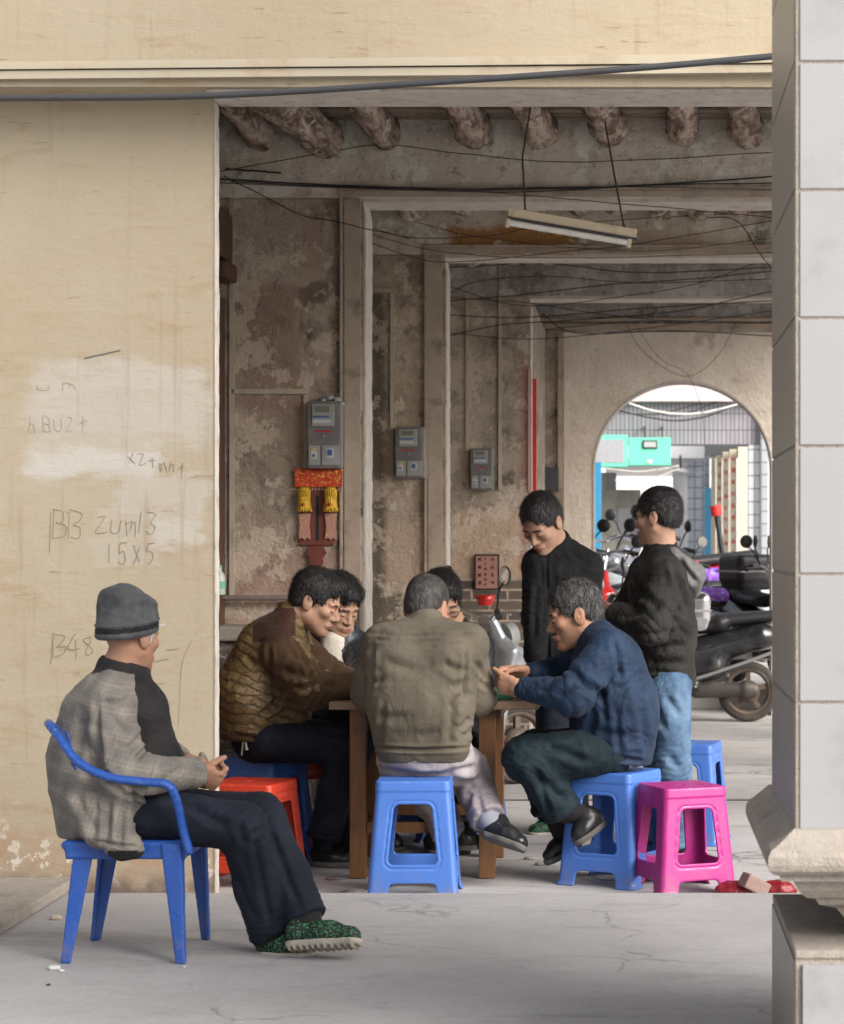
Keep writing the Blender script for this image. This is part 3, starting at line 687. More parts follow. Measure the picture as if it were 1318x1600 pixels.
# ------------------------------------------------------------------ cross walls
def cross_wall(Y, px_jamb, py_top, px_fr, th, mw, mb_, label, frame_w=.0, side_x=-2.3, right=1.75):
    z = XZ(0, py_top, Y)[1]; xj = XZ(px_jamb, 0, Y)[0]
    r = thing('cross_wall', (xj, Y, 0), label, 'wall')
    MB().box(side_x-.02, xj-.012, Y, Y+th, -.05, z+.02).build('wall', mw, r)
    MB().box(side_x-.02, 2.15, Y-.03, Y+th-.003, z+.0225, 3.525).build('beam', mb_, r)
    MB().box(right, 2.15, Y+.003, Y+th-.003, -.05, z+.02).build('pier', mw, r)
    # worn white arris round the opening
    pl = [(xj-.0115, 0)]+[(xj+.004*(random.random()-.5), q*.05) for q in range(int(z/.05))]+[(xj-.0115, z+.01)]
    MB().prism(pl, Y-.004, Y+th+.004).build('edge', M['white_trim_and_lit_end'], r)
    MB().box(xj-.011, right, Y-.006, Y+th+.003, z+.003, z+.0215).build('edge', M['white_trim_and_lit_end'], r)
    if frame_w:
        mb2 = MB().box(xj-frame_w, xj-.026, Y-.018, Y-.002, .0, z+.018)
        mb2.box(xj-frame_w-.022, xj-frame_w-.006, Y-.026, Y-.002, .9, z+frame_w*.62)
        mb2.build('moulding', M['frame'], r)
        MB().box(xj-frame_w-.02, right, Y-.052, Y-.032, z+.024, z+frame_w*.5).box(xj-frame_w-.02, right, Y-.062, Y-.032, z+frame_w*.52, z+frame_w*.68).build('moulding', M['frame'], r)
    return r, z
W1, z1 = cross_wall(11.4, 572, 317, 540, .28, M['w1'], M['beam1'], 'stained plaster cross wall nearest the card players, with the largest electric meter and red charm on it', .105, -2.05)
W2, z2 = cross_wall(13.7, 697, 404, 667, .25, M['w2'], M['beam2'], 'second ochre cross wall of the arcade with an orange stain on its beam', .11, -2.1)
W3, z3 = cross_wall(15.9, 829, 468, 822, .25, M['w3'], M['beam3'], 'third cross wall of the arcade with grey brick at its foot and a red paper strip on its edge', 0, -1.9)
# brick foot of the third wall
b = MB().box(-1.32, XZ(826, 0, 15.9)[0], 15.885, 15.899, -.02, XZ(0, 905, 15.9)[1]); b.build('brick_foot', M['brick'], W3)
# dark lower part with its plaster ledge on the first wall
MB().box(-2.05, XZ(402, 0, 11.1)[0]+.28, 11.0, 11.397, .93, 1.0, .012).build('ledge', M['stone'], W1)
MB().box(-2.04, XZ(402, 0, 11.1)[0]+.25, 11.05, 11.396, -.02, .928).build('ledge_base', M['w1'], W1)
# beige conduits
def bars(root, name, segs, Y, w, m, d=.012):
    for x0, y0, x1, y1 in segs:
        a = P(x0, y0, Y); b_ = P(x1, y1, Y)
        MB().obox((a.x, Y-d/2-.003, a.z), (b_.x, Y-d/2-.003, b_.z), w, d, (0, 1, 0), .002).build(name, m, root)
bars(W1, 'cable_trunking', [(362, 612, 480, 612), (479, 618, 479, 735), (363, 290, 363, 935)], 11.4, .026, M['pvc'])
bars(W2, 'cable_trunking', [(585, 454, 616, 454), (613, 459, 613, 745), (669, 387, 669, 748)], 13.7, .022, M['pvc'])
bars(W3, 'cable_trunking', [(729, 425, 729, 765), (780, 425, 780, 765)], 15.9, .024, M['pvc'])
# arch wall
r = thing('arch_wall', (.3, 18.6, 0), 'pale plaster wall with a tall white edged arch at the end of the arcade', 'wall'); W4 = r; Y4 = 18.6
xa, xb = XZ(925, 0, Y4)[0], XZ(1207, 0, Y4)[0]; zt = XZ(0, 595, Y4)[1]; cx_ = (xa+xb)/2; ra = (xb-xa)/2; zc = zt-ra*.97
xl = XZ(880, 0, Y4)[0]; xr = 2.15
arc = [(cx_+ra*math.cos(a), zc+ra*.97*math.sin(a)) for a in [math.pi*i/36 for i in range(37)]]
mb = MB()
mb.prism([(xl, -.05), (xa, -.05), (xa, zc), (xl, zc)], Y4, Y4+.28); mb.prism([(xb, -.05), (xr, -.05), (xr, zc), (xb, zc)], Y4, Y4+.28)
for i in range(36):
    a, c = arc[i+1], arc[i]; mb.prism([(a[0], a[1]), (c[0], c[1]), (c[0], 3.13), (a[0], 3.13)], Y4, Y4+.28)
mb.prism([(xl, zc), (xa, zc), (xa, 3.13), (xl, 3.13)], Y4, Y4+.28); mb.prism([(xb, zc), (xr, zc), (xr, 3.13), (xb, 3.13)], Y4, Y4+.28)
mb.build('wall', M['w4'], r)
pts = [Vector((xb, Y4+.14, 0))]+[Vector((a, Y4+.14, b_)) for a, b_ in arc]+[Vector((xa, Y4+.14, 0))]
mb = MB(); 
for i in range(len(pts)-1):
    p0, p1 = pts[i], pts[i+1]; d = (p1-p0).normalized(); n = Vector((-d.z, 0, d.x))*.014
    mb.add([(p0.x, Y4-.006, p0.z), (p1.x, Y4-.006, p1.z), (p1.x+n.x, Y4-.006, p1.z+n.z), (p0.x+n.x, Y4-.006, p0.z+n.z), (p0.x, Y4+.29, p0.z), (p1.x, Y4+.29, p1.z), (p1.x+n.x, Y4+.29, p1.z+n.z), (p0.x+n.x, Y4+.29, p0.z+n.z)],
           [(0, 1, 2, 3), (4, 7, 6, 5), (3, 2, 6, 7), (0, 4, 5, 1)])
mb.build('arch_edge', M['white_trim_and_lit_end'], r)
MB().box(-1.9, xl-.003, Y4-.1, Y4+.25, -.05, 3.13).build('pilaster', M['w4b'], r)
MB().box(xl-.045, xl-.006, Y4-.13, Y4-.103, 1.9, 3.1).build('trim', M['frame'], r)
MB().box(-2.1, 2.15, Y4-.06, Y4+.2, 3.133, 3.525).build('beam', M['beam3'], r)
MB().box(-2.1, 2.15, Y4-.09, Y4-.063, 3.14, 3.19).box(-2.1, 2.15, Y4-.085, Y4-.063, 3.21, 3.235).build('moulding', M['frame'], r)
MB().box(XZ(840, 0, Y4-.15)[0], XZ(872, 0, Y4-.15)[0], Y4-.17, Y4-.102, XZ(0, 768, Y4-.15)[1], XZ(0, 730, Y4-.15)[1], .006).build('junction_box', M['dkgrey'], r)

# side house front, left of the arcade
r = thing('house_front', (-2.05, 11.3, 0), 'dim plastered house front along the left side, with a dark wooden door', 'wall')
MB().box(-2.3, -2.1, 8.87, 21.0, -.05, 5.2).build('wall', M['side'], r)
MB().box(-2.098, -2.03, 9.5, 11.36, 0, 2.62).build('door', M['dark_wood'], r)
MB().box(-2.098, -1.995, 11.0, 11.395, 2.80, 3.04, .02).box(-2.098, -1.97, 11.1, 11.39, 2.70, 2.79, .02).build('carved_bracket', M['dark_wood'], r)
MB().box(-2.098, -1.56, 13.6-1.95, 13.55, -.02, 3.0).build('pier', M['w2'], r)
MB().box(-1.9, XZ(850, 0, 18.4)[0], 16.3, 18.49, -.02, 3.13).build('inner_wall', M['w4b'], r)
# unseen street side longitudinal beam, underside raised to let more light in
r = thing('street_beam', (2.3, 14, 3.45), 'beam carrying the street side of the arcade roof, unseen, set high to let in light', 'beam')
MB().box(2.153, 2.4, 9.0, 20.0, 3.45, 5.2).build('beam', M['beam1'], r)

# ------------------------------------------------------------------ ceilings with log joists
def ceiling(y0, y1, logs, label, boards_z=3.53, zr=.09):
    r = thing('ceiling', (0, (y0+y1)/2, 3.3), label, 'ceiling')
    mb = MB(); y = y0+.003; i = 0
    while y < y1-.02:
        wd = random.uniform(.05, .12); dz = random.uniform(-.012, .035)
        mb.box(-2.09, 2.15, y, min(y+wd-.012, y1-.003), boards_z+dz, boards_z+.05+dz); y += wd
    mb.build('boards', M['board'], r)
    mb = MB(); y = y1-.05
    while y > y1-1.2: mb.box(-2.09, 2.15, y-.022, y, boards_z-.024, boards_z-.0125); y -= random.uniform(.09, .13)
    mb.build('battens', M['frame'], r)
    MB().box(-2.09, 2.15, y0+.003, y1-.003, boards_z+.10, boards_z+.18).build('deck', M['dkgrey'], r)
    for j, (xe_, x0, rr, bul) in enumerate(logs):
        n = 30; pts = []; sd_ = 40+j+int(y0*3)
        for i in range(n+1):
            t = i/n; y = y0+.05+(y1-.06-y0)*t; x = x0+(xe_-x0)*t+.03*(vnoise(np.array([[t*4, sd_, 0.]]))[0]-.5)*2*(1-t)
            z = boards_z-.005-rr*.92+.02*(vnoise(np.array([[t*4, sd_, 7.]]))[0]-.5)-.015*t
            pts.append((x, y, z))
        def rf(i, k, n_, sg, sd_=sd_):
            return 1+.26*(vnoise(np.array([[i*.55, k*.9 if k < sg/2 else (sg-k)*.9, sd_]]), 5)[0]-.5)+.14*(vnoise(np.array([[i*1.7, k*1.9, sd_]]), 6)[0]-.5)
        rad = [rr*(1.0+bul*math.exp(-((i/n-.93)/.05)**2)) for i in range(n+1)]
        MB().tube(pts, rad, 20, True, rf).build('log_joist', M['log'], r)
    return r
s1 = F/11.4; s2 = F/13.7; s3_ = F/15.9; s4 = F/18.6
def L1(px_e, px_s, rr, b=.18): return (XZ(px_e, 0, 11.3)[0], XZ(px_s, 0, 10.0)[0]-(XZ(px_e, 0, 11.3)[0]-XZ(px_s, 0, 10.0)[0])*.7, rr, b)
ceiling(9.0, 11.37, [L1(405, 330, .072), L1(505, 395, .096, .05), L1(602, 540, .074, .1), L1(742, 692, .074, .35), L1(845, 797, .073, .35), L1(952, 918, .073, .3), L1(1066, 1057, .072, .15), L1(1168, 1150, .07, .3), (.95, .85, .085, .2), (1.35, 1.3, .085, .2), (1.75, 1.7, .085, .2)],
        'first ceiling of dark boards on thick rough log joists above the card table')
def Ln(Y, pxs): return [(XZ(x, 0, Y)[0], XZ(x, 0, Y)[0]-.12, random.uniform(.07, .09), .2) for x in pxs]
ceiling(11.68, 13.67, Ln(13.6, [560, 645, 725, 830, 905, 965, 1035, 1095, 1155, 1230, 1300]), 'second ceiling of boards on log joists behind the largest meter wall')
ceiling(13.95, 15.87, Ln(15.8, [700, 740, 800, 860, 930, 1000, 1070, 1140, 1200, 1280]), 'third ceiling of boards on log joists, above the third cross wall')
ceiling(16.15, 18.5, Ln(18.45, [850, 900, 962, 1025, 1085, 1145, 1195, 1260]), 'fourth and farthest ceiling of boards on log joists, above the arch wall')
# upper storey
o = MB().box(-2.3, 2.4, 9.003, 18.9, 3.75, 5.2).build('upper_floor', M['cream']); tag(o, 'cream upper storey of the arcade building, above the joists', 'building')

# ------------------------------------------------------------------ tiled pillar on the right
Ya, Yb = 5.43, 6.30; xp = XZ(1205, 0, Yb)[0]
r = thing('tiled_pillar', (xp+.4, 5.9, ZP), 'white tiled pillar on a moulded stone base in the right foreground', 'pillar')
zb = XZ(0, 1298, Ya)[1]
M['tile_f'] = m_tiles('white_wall_tile_front', 3.0, 200.2/F*Ya, (.56, .56, .57), (.17, .16, .16), (math.radians(-90), 0, 0), (0, -(zb % (200.2/F*Ya))*0, 0), .006, .3)
hT = 200.2/F*Ya
def tiles(x0, x1, y0, y1, zlo, zhi, z0, axis, m, name, root):
    mb = MB(); k = math.floor((zlo-z0)/hT)
    while z0+k*hT < zhi:
        a = max(z0+k*hT+.004, zlo); b_ = min(z0+(k+1)*hT-.004, zhi)
        if b_ > a+.01: mb.box(x0, x1, y0, y1, a, b_, .0015)
        k += 1
    return mb.build(name, m, root)
mt = simple('white_glazed_tile', (.29, .292, .30), .22, .04, 3, .05, spec=.5, dirt=(.20, .19, .18), dsc=2.5)
ms = m_wood('streaked_side_tile', (.19, .17, .145), (.31, .28, .24), (.23, .19, .15), 9, 'z', .35)
MB().box(xp+.004, 1.2, Ya+.004, Yb, zb, 6).build('core', M['stone'], r)
tiles(xp+.014, 1.19, Ya, Ya+.012, zb+.004, 6, zb, 'x', mt, 'front_tiles', r)
sl = MB(); k = 0
while zb+k*hT < 6:
    sl.box(xp, xp+.0035, Ya+.010, Yb, zb+k*hT+.004, zb+(k+1)*hT-.004); k += 1
sl.build('side_tiles', ms, r)
def ring(x0, y0, prof, name, m):
    """square moulded base: profile of (outward, z) swept along left and front faces"""
    mb = MB(); xs = [x0-o_ for o_, z in prof]; n = len(prof)
    vs = []; fs = []
    for (o_, z) in prof: vs += [(x0-o_, Yb+.14, z), (x0-o_, y0-o_, z), (1.2, y0-o_, z)]
    for i in range(n-1):
        for j in range(2): a = i*3+j; fs.append((a, a+1, a+4, a+3))
    mb.add(vs, fs, False); mb.add([(x0-o_, Yb+.14, z) for o_, z in prof]+[(1.2, Yb+.14, prof[-1][1]), (1.2, Yb+.14, prof[0][1])], [tuple(range(n+2))])
    t = prof[-1]; mb.add([(x0-t[0], Yb+.14, t[1]), (x0-t[0], y0-t[0], t[1]), (1.2, y0-t[0], t[1]), (1.2, Yb+.14, t[1])], [(0, 1, 2, 3)])
    t = prof[0]; mb.add([(x0-t[0], Yb+.14, t[1]), (x0-t[0], y0-t[0], t[1]), (1.2, y0-t[0], t[1]), (1.2, Yb+.14, t[1])], [(3, 2, 1, 0)])
    return mb.build(name, m, r)
ring(xp+.02, Ya+.02, [(-.28, .44), (-.16, .44), (-.155, .466), (-.12, .478), (-.09, .515), (-.045, .53), (-.035, .545), (-.012, .552), (.010, .572), (.024, .598), (.052, .600), (.056, .615), (.070, .618), (.082, .628), (.086, .642), (.085, .662), (.078, .676), (.062, .686), (.02, zb+.004)], 'moulded_base', M['stone'])
zp = .432
MB().box(xp+.004, 1.2, Ya+.0, Yb, ZP, zp-.02).build('plinth', M['stone'], r)
MB().box(xp+.002, 1.2, Ya-.006, Yb+.002, zp-.0195, zp, .004).build('plinth_top', M['stone'], r)
MB().box(xp+.02, 1.2, Ya-.012, Ya-.0005, ZP, zp-.034).build('plinth_tiles', mt, r)
MB().box(xp, xp+.0035, Ya+.006, Yb, ZP, zp-.026).build('side_tiles', ms, r)

# ------------------------------------------------------------------ things on the walls
def meter(px0, py0, px1, py1, Y, label, big=True):
    a, zt_ = XZ(px0, py0, Y); b_, zb_ = XZ(px1, py1, Y); W = b_-a; H = zt_-zb_
    r = thing('electric_meter', ((a+b_)/2, Y-.06, zb_), label, 'electric meter', 'electric meters on the arcade walls')
    q = lambda u0, u1, v0, v1, d0, d1, nm, m, bv=.001: MB().box(a+W*u0, a+W*u1, Y-d1, Y-d0, zt_-H*v1, zt_-H*v0, bv).build(nm, m, r)
    q(0, 1, 0, 1, .004, .085, 'case', M['meter'], .008); q(.96, 1.02, .02, .98, .0045, .07, 'side_rim', M['mglass'], .002)
    mm = q(.14, .80, .05, .38, .0855, .093, 'meter_body', M['mglass'], .004)
    MB().box(a+W*.24, a+W*.66, Y-.096, Y-.0932, zt_-H*.17, zt_-H*.08).build('display', simple('lcd', (.13, .14, .10), .3, .1), mm)
    q(.18, .66, .22, .25, .0935, .095, 'print_line', M['bluel'], 0); q(.18, .7, .28, .33, .0935, .095, 'label_plate', M['mwhite'], 0)
    q(.05, .38, .66, .95, .0855, .090, 'window', M['mglass'], .002); q(.44, .95, .66, .95, .0855, .090, 'window', M['mglass'], .002)
    q(.12, .30, .74, .86, .0905, .093, 'switch', M['mwhite'], .001); q(.15, .23, .79, .83, .0935, .0945, 'switch_mark', M['bluel'], 0)
    MB().prism([(a+W*.15, zt_-H*.74+.002), (a+W*.29, zt_-H*.74+.002), (a+W*.22, zt_-H*.69)], Y-.092, Y-.0905).build('warning_sign', M['yellow'], r)
    q(.56, .80, .70, .84, .0905, .093, 'sticker', M['mwhite'], 0); q(.60, .74, .72, .81, .0935, .0945, 'sticker_mark', M['bluel'], 0)
    q(.2, .7, .44, .46, .0855, .0865, 'red_print', M['redp'], 0)
    MB().lathe(((a+b_)/2, Y-.086, (zt_+zb_)/2-.01), [(.008, 0), (.006, .006)], 10, (0, -1, 0)).build('lock_screw', M['alu'], r)
    return r
m1 = meter(484, 628, 537, 733, 11.4, 'largest grey electric meter box, above the red and gold door charm')
mb = MB()
for i, (x, y) in enumerate([(505, 626), (515, 622), (527, 625), (532, 630)]):
    p = P(x, y, 11.36); mb.lathe(p, [(.004, -.01), (.022, -.004), (.026, .006), (.012, .014)], 10, (.3*i-.4, -.4, 1))
o = mb.build('crumpled_plastic', M['mglass']); tag(o, 'crumpled clear plastic scrap lying on top of the largest electric meter', 'scrap')
meter(620, 668, 663, 748, 13.7, 'grey electric meter box on the second wall between two beige trunkings')
meter(735, 701, 769, 766, 15.9, 'smallest and farthest electric meter box, left of the red paper strip')
# door charm
r = thing('door_charm', (-1.57, 11.38, 1.4), 'red and gold paper charm with two gold tassels under the largest electric meter', 'decoration')
Y = 11.396
def qb(x0, y0, x1, y1, d0, d1, nm, m, bv=.002):
    a, zt_ = XZ(x0, y0, 11.4); b_, zb_ = XZ(x1, y1, 11.4); return MB().box(a, b_, Y-d1, Y-d0, zb_, zt_, bv).build(nm, m, r)
qb(470, 758, 523, 852, 0, .02, 'board', M['red_wood']); qb(495, 775, 500, 845, .0205, .022, 'lettering', M['black_ink'], 0)
ban = qb(462, 732, 536, 761, .021, .028, 'banner', M['banner'])
mb = MB()
for i in range(15):
    x = 464+i*5.1; a, z = XZ(x, 764, 11.4); mb.lathe((a, Y-.026, z-.008), [(.006, 0), (.004, .012)], 6)
mb.build('fringe', M['pinkpaper'], r)
mb = MB()
for i in range(44):
    x = random.uniform(465, 533); y = random.uniform(735, 758); a, z = XZ(x, y, 11.4); mb.lathe((a, Y-.0275, z), [(random.uniform(.003, .007), 0), (.002, .004)], 5, (0, -1, 0))
mb.build('gold_pattern', M['gold'], r)
for cxp in (478, 519):
    mb = MB(); a, z = XZ(cxp, 762, 11.4)
    mb.lathe((a, Y-.045, z-.125), [(.006, -.0), (.03, .006), (.036, .03), (.03, .065), (.022, .10), (.028, .125)], 12, (0, 0, 1))
    for i in range(16):
        an = i*.39; mb.tube([(a+.03*math.cos(an), Y-.045+.024*math.sin(an), z-.01), (a+.026*math.cos(an+.3), Y-.045+.03*math.sin(an+.3), z-.07), (a+.036*math.cos(an), Y-.045+.036*math.sin(an), z-.12)], .004, 4)
    t = mb.build('tassel', M['gold'], r); MB().lathe((a, Y-.085, z-.085), [(.001, -.008), (.01, -.004), (.01, .004), (.001, .008)], 8).build('red_bead', M['redp'], t)
    pl = [(a-.03, z-.13), (a+.03, z-.13), (a+.024, z-.19), (a+.03, z-.26), (a+.012, z-.25), (a, z-.262), (a-.014, z-.25), (a-.03, z-.258), (a-.024, z-.19)]
    pp = MB().prism(pl, Y-.034, Y-.026).build('paper_tail', M['pinkpaper'], r)
    mb = MB()
    for i in range(14): mb.lathe((a+random.uniform(-.022, .022), Y-.0345, z-random.uniform(.14, .25)), [(.004, 0), (.002, .003)], 5, (0, -1, 0))
    mb.build('gold_pattern', M['gold'], pp)
a, z = XZ(496, 853, 11.4)
MB().prism([(a-.03, z-.0), (a+.03, z), (a+.05, z-.035), (a+.03, z-.06), (a+.035, z-.085), (a+.016, z-.10), (a+.014, z-.17), (a-.014, z-.17), (a-.016, z-.10), (a-.035, z-.085), (a-.03, z-.06), (a-.05, z-.035)], Y-.03, Y-.0005).build('carved_finial', M['red_wood'], r)
# iron pipe rail on the first wall
o = MB().tube(curve_pts([P(330, 934, 11.33), P(440, 934, 11.33), P(552, 932, 11.33), P(562, 938, 11.33), P(563, 950, 11.33), P(563, 1100, 11.33)], 40), .0145, 10).build('iron_pipe', M['pipe']); tag(o, 'rusty horizontal iron pipe bending down beside the first opening', 'pipe')
o = MB().tube([P(577, 455, 12.2), P(577, 975, 12.2), P(577, 1200, 12.2)], .014, 10).build('drain_pipe', M['white']); tag(o, 'narrow white pipe running down just inside the first opening', 'pipe')
# bottle on the ledge
r = thing('water_bottle', (XZ(343, 0, 11.2)[0], 11.2, XZ(0, 970, 11.2)[1]), 'clear plastic bottle with green label at the edge of the cream wall', 'bottle'); c = Vector(r.location); c.z = XZ(0, 933, 11.2)[1]+.012; r.location = c
MB().lathe(c, [(.026, 0), (.03, .01), (.03, .08), (.026, .10), (.012, .118), (.012, .13)], 14).build('bottle_body', M['bottle'], r)
MB().lathe(c+Vector((0, 0, .03)), [(.0308, 0), (.0308, .035)], 14).build('bottle_label', M['label_g'], r); MB().lathe(c+Vector((0, 0, .13)), [(.014, 0), (.014, .014)], 12).build('bottle_cap', M['label_g'], r)
# red paper strip, and a faint pink wall stain built as a strip
Yr = 15.894; r = thing('red_paper_strip', P(833, 770, Yr), 'narrow bright red paper strip pasted down the edge of the third opening', 'paper strip')
a, zt_ = XZ(831, 592, Yr); b_, zb_ = XZ(837, 770, Yr); MB().box(a, b_, Yr-.01, Yr, zb_, zt_).build('strip', M['red'], r)
r = thing('pink_wall_stain', P(826, 770, Yr), 'faint pink wall stain left of the bright red paper strip', 'paper strip'); a, zt_ = XZ(824, 575, Yr); b_, zb_ = XZ(828, 768, Yr); MB().box(a, b_, Yr-.007, Yr-.0015, zb_, zt_).build('strip', simple('washed_out_pink_plaster', (.46, .30, .26), .8, .3, 20), r)
# plaque
r = thing('wall_plaque', P(760, 922, 15.88), 'framed pinkish plaque with columns of black characters above the grey bricks', 'plaque')
a, zt_ = XZ(740, 866, 15.88); b_, zb_ = XZ(779, 922, 15.88)
MB().box(a, b_, 15.865, 15.883, zb_, zt_, .002).build('frame', M['black'], r); MB().box(a+.012, b_-.012, 15.861, 15.8645, zb_+.012, zt_-.012).build('panel', M['plaque'], r)
def cjk(mb, x, z, s, y, rng):
    """a block of brush strokes filling a square of side s"""
    t = s*.09; k = rng.randint(0, 3)
    for j in range(rng.randint(2, 3)): zz = z-s*(.15+.33*j+rng.uniform(-.04, .04)); mb.box(x+s*rng.uniform(0, .2), x+s*rng.uniform(.75, 1), y-.002, y, zz-t/2, zz+t/2)
    for j in range(rng.randint(1, 3)): xx = x+s*(.2+.3*j+rng.uniform(-.05, .05)); mb.box(xx-t/2, xx+t/2, y-.0026, y-.0001, z-s*rng.uniform(.75, 1), z-s*rng.uniform(0, .2))
    if k > 0:
        mb.obox((x+s*.5, y-.0035, z-s*.45), (x+s*.1, y-.0035, z-s*.98), t, .002, (0, 1, 0)); mb.obox((x+s*.5, y-.0035, z-s*.45), (x+s*.95, y-.0035, z-s*.95), t, .002, (0, 1, 0))
rg = random.Random(3); mb = MB(); 
for ccol, nn in ((0, 4), (1, 6), (2, 4)):
    for j in range(nn): s_ = (.028, .018, .028)[ccol]; cjk(mb, a+.024+ccol*.046, zt_-.02-j*((zt_-zb_-.03)/nn), s_, 15.8608, rg)
mb.build('lettering', M['black_ink'], r)
r = thing('red_lamp_bowl', P(757, 945, 15.6), 'small red plastic bowl hanging on the brick wall below the plaque', 'bowl')
MB().lathe(P(757, 946, 15.6), [(.05, 0), (.058, .03), (.075, .07), (.07, .07), (.052, .03), (.02, .006)], 18).build('bowl', M['redp'], r); MB().lathe(P(754, 936, 15.6), [(.03, .0), (.034, .012), (.015, .02)], 10).build('cup', M['white'], r)

# ------------------------------------------------------------------ fluorescent lamp on two strings
YL = 10.15
r = thing('fluorescent_lamp', P(893, 360, YL), 'tilted unlit fluorescent tube lamp hanging on two strings below the log joists', 'lamp')
a = P(792, 336, YL); b_ = P(993, 370, YL+.05)
MB().obox(a+Vector((0, 0, .012)), b_+Vector((0, 0, .012)), .045, .04, bev=.004).build('housing', M['cream_enamel'], r)
MB().obox(a+Vector((0, 0, -.014)), b_+Vector((0, 0, -.014)), .06, .008).build('reflector', M['dkgrey'], r)
d = (b_-a).normalized()
MB().tube([a-d*.005+Vector((0, -.012, -.034)), b_-d*.04+Vector((0, -.012, -.034))], .0145, 12).build('tube', M['white'], r)
for p in (a+d*.0, b_-d*.035): MB().obox(p+Vector((0, -.012, -.034))-d*.008, p+Vector((0, -.012, -.034))+d*.012, .028, .045, bev=.003).build('tube_holder', M['cream_enamel'], r)
MB().tube([a+d*.08+Vector((0, 0, .03)), P(815, 245, YL-.02), P(829, 160, YL-.05)], .0042, 6).build('string', M['wire'], r)
MB().tube([b_-d*.055+Vector((0, 0, .03)), P(958, 270, YL), P(944, 190, YL-.05)], .0042, 6).build('string', M['wire'], r)
MB().tube([b_-d*.06+Vector((0, -.03, .036)), b_-d*.055+Vector((0, .0, .045)), b_-d*.05+Vector((0, .03, .036))], .005, 5).build('knot', M['wire'], r)

# ------------------------------------------------------------------ cables
def cable(pts, Y, label, rad=.004, group='cables strung along the arcade', sag=0, m='wire', th=1):
    ps = []
    for i, p in enumerate(pts):
        ps.append(P(p[0], p[1], Y if len(p) < 3 else p[2]))
    ps = curve_pts(ps, 30)
    ps = [p+Vector((0, 0, .006*(vnoise(np.array([[i*.7, p.x, Y]]), 9)[0]-.5))) for i, p in enumerate(ps)]
    o = MB().tube(ps, rad*(.62 if Y < 19 else 1), 5).build('cable', M[m]); return tag(o, label, 'cable', group)
Yw = 11.33
cable([(345, 268), (500, 240), (600, 226), (720, 240), (870, 253), (1000, 250), (1205, 238)], 11.32, 'thin cable dipping below the first row of log ends')
cable([(345, 280), (540, 290), (760, 296), (1000, 290), (1205, 276)], Yw, 'thick bundled cable along the foot of the first plaster beam', .007)
cable([(360, 284), (560, 293), (800, 300), (1010, 290), (1210, 286)], Yw-.012, 'lower of the bundled cables under the first beam', .005)
cable([(345, 286), (640, 296), (900, 292), (1205, 296)], Yw-.02, 'thin cable sagging just above the white edge of the first opening', .0035)
cable([(350, 275), (400, 300), (470, 335), (520, 345), (572, 357), (640, 372)], Yw-.01, 'twisted cable running diagonally down across the first wall', .0045)
cable([(352, 264), (440, 270)], 11.35, 'short iron rod high on the left of the first wall', .008, None)
cable([(760, 300), (900, 312), (1205, 340)], Yw-.01, 'cable slanting across the top of the first opening', .0035)
Yw = 13.6
cable([(575, 355), (650, 372), (760, 368), (880, 350), (1205, 330)], Yw, 'cable crossing in front of the rusty second beam')
cable([(582, 380), (640, 400), (700, 410), (850, 396), (1000, 380), (1205, 345)], Yw, 'lower cable crossing the orange stain on the second beam')
cable([(575, 365), (700, 395), (900, 403), (1205, 395)], Yw-.03, 'cable lying along the edge of the second opening', .0035)
cable([(1100, 340), (1150, 345), (1185, 395), (1205, 420)], Yw, 'loop of thick cable drooping at the right end of the second beam', .005)
cable([(640, 345), (760, 372), (1000, 392), (1205, 372)], Yw+.01, 'thin cable behind the lamp, over the stained beam', .003)
Yw = 15.8
for i, (pp, lb) in enumerate([([(700, 418), (850, 412), (1000, 426), (1205, 418)], 'topmost cable along the third beam'),
    ([(700, 460), (745, 440), (860, 432), (1000, 442), (1205, 436)], 'second cable along the dark third beam'),
    ([(700, 470), (800, 462), (960, 444), (1080, 436), (1205, 424)], 'cable rising to the right across the third beam'),
    ([(700, 448), (820, 478), (980, 462), (1100, 440), (1205, 400)], 'thick cable swinging up to the right over the third beam'),
    ([(700, 492), (820, 496), (1000, 482), (1205, 470)], 'straight cable through the third opening'),
    ([(700, 520), (830, 530), (1000, 514), (1205, 486)], 'lowest of the cables across the third wall'),
    ([(700, 525), (780, 508), (900, 500), (1060, 486), (1205, 455)], 'cable crossing the others at the top of the third opening'),
    ([(700, 465), (780, 470), (830, 474), (1000, 498), (1205, 505)], 'cable dropping to the right over the third opening')]):
    cable(pp, Yw-.02*i, lb, .0045 if i % 2 else .006)
cable([(777, 400), (777, 765)], 15.86, 'vertical cable down to the farthest electric meter', .004)
cable([(845, 515), (1000, 502), (1205, 505)], 18.4, 'cable along the top of the arch wall', .006)
cable([(845, 490), (900, 520), (1060, 517), (1205, 525)], 18.42, 'cable sagging onto the top of the pale arch wall', .007)
cable([(975, 500), (1000, 545), (1050, 582), (1085, 585), (1125, 550), (1150, 500)], 18.5, 'thin cable drooping in front of the arch crown', .0035)
cable([(990, 505), (1030, 560), (1072, 584), (1095, 640), (1100, 700)], 18.48, 'thin cable hanging down through the arch', .003)
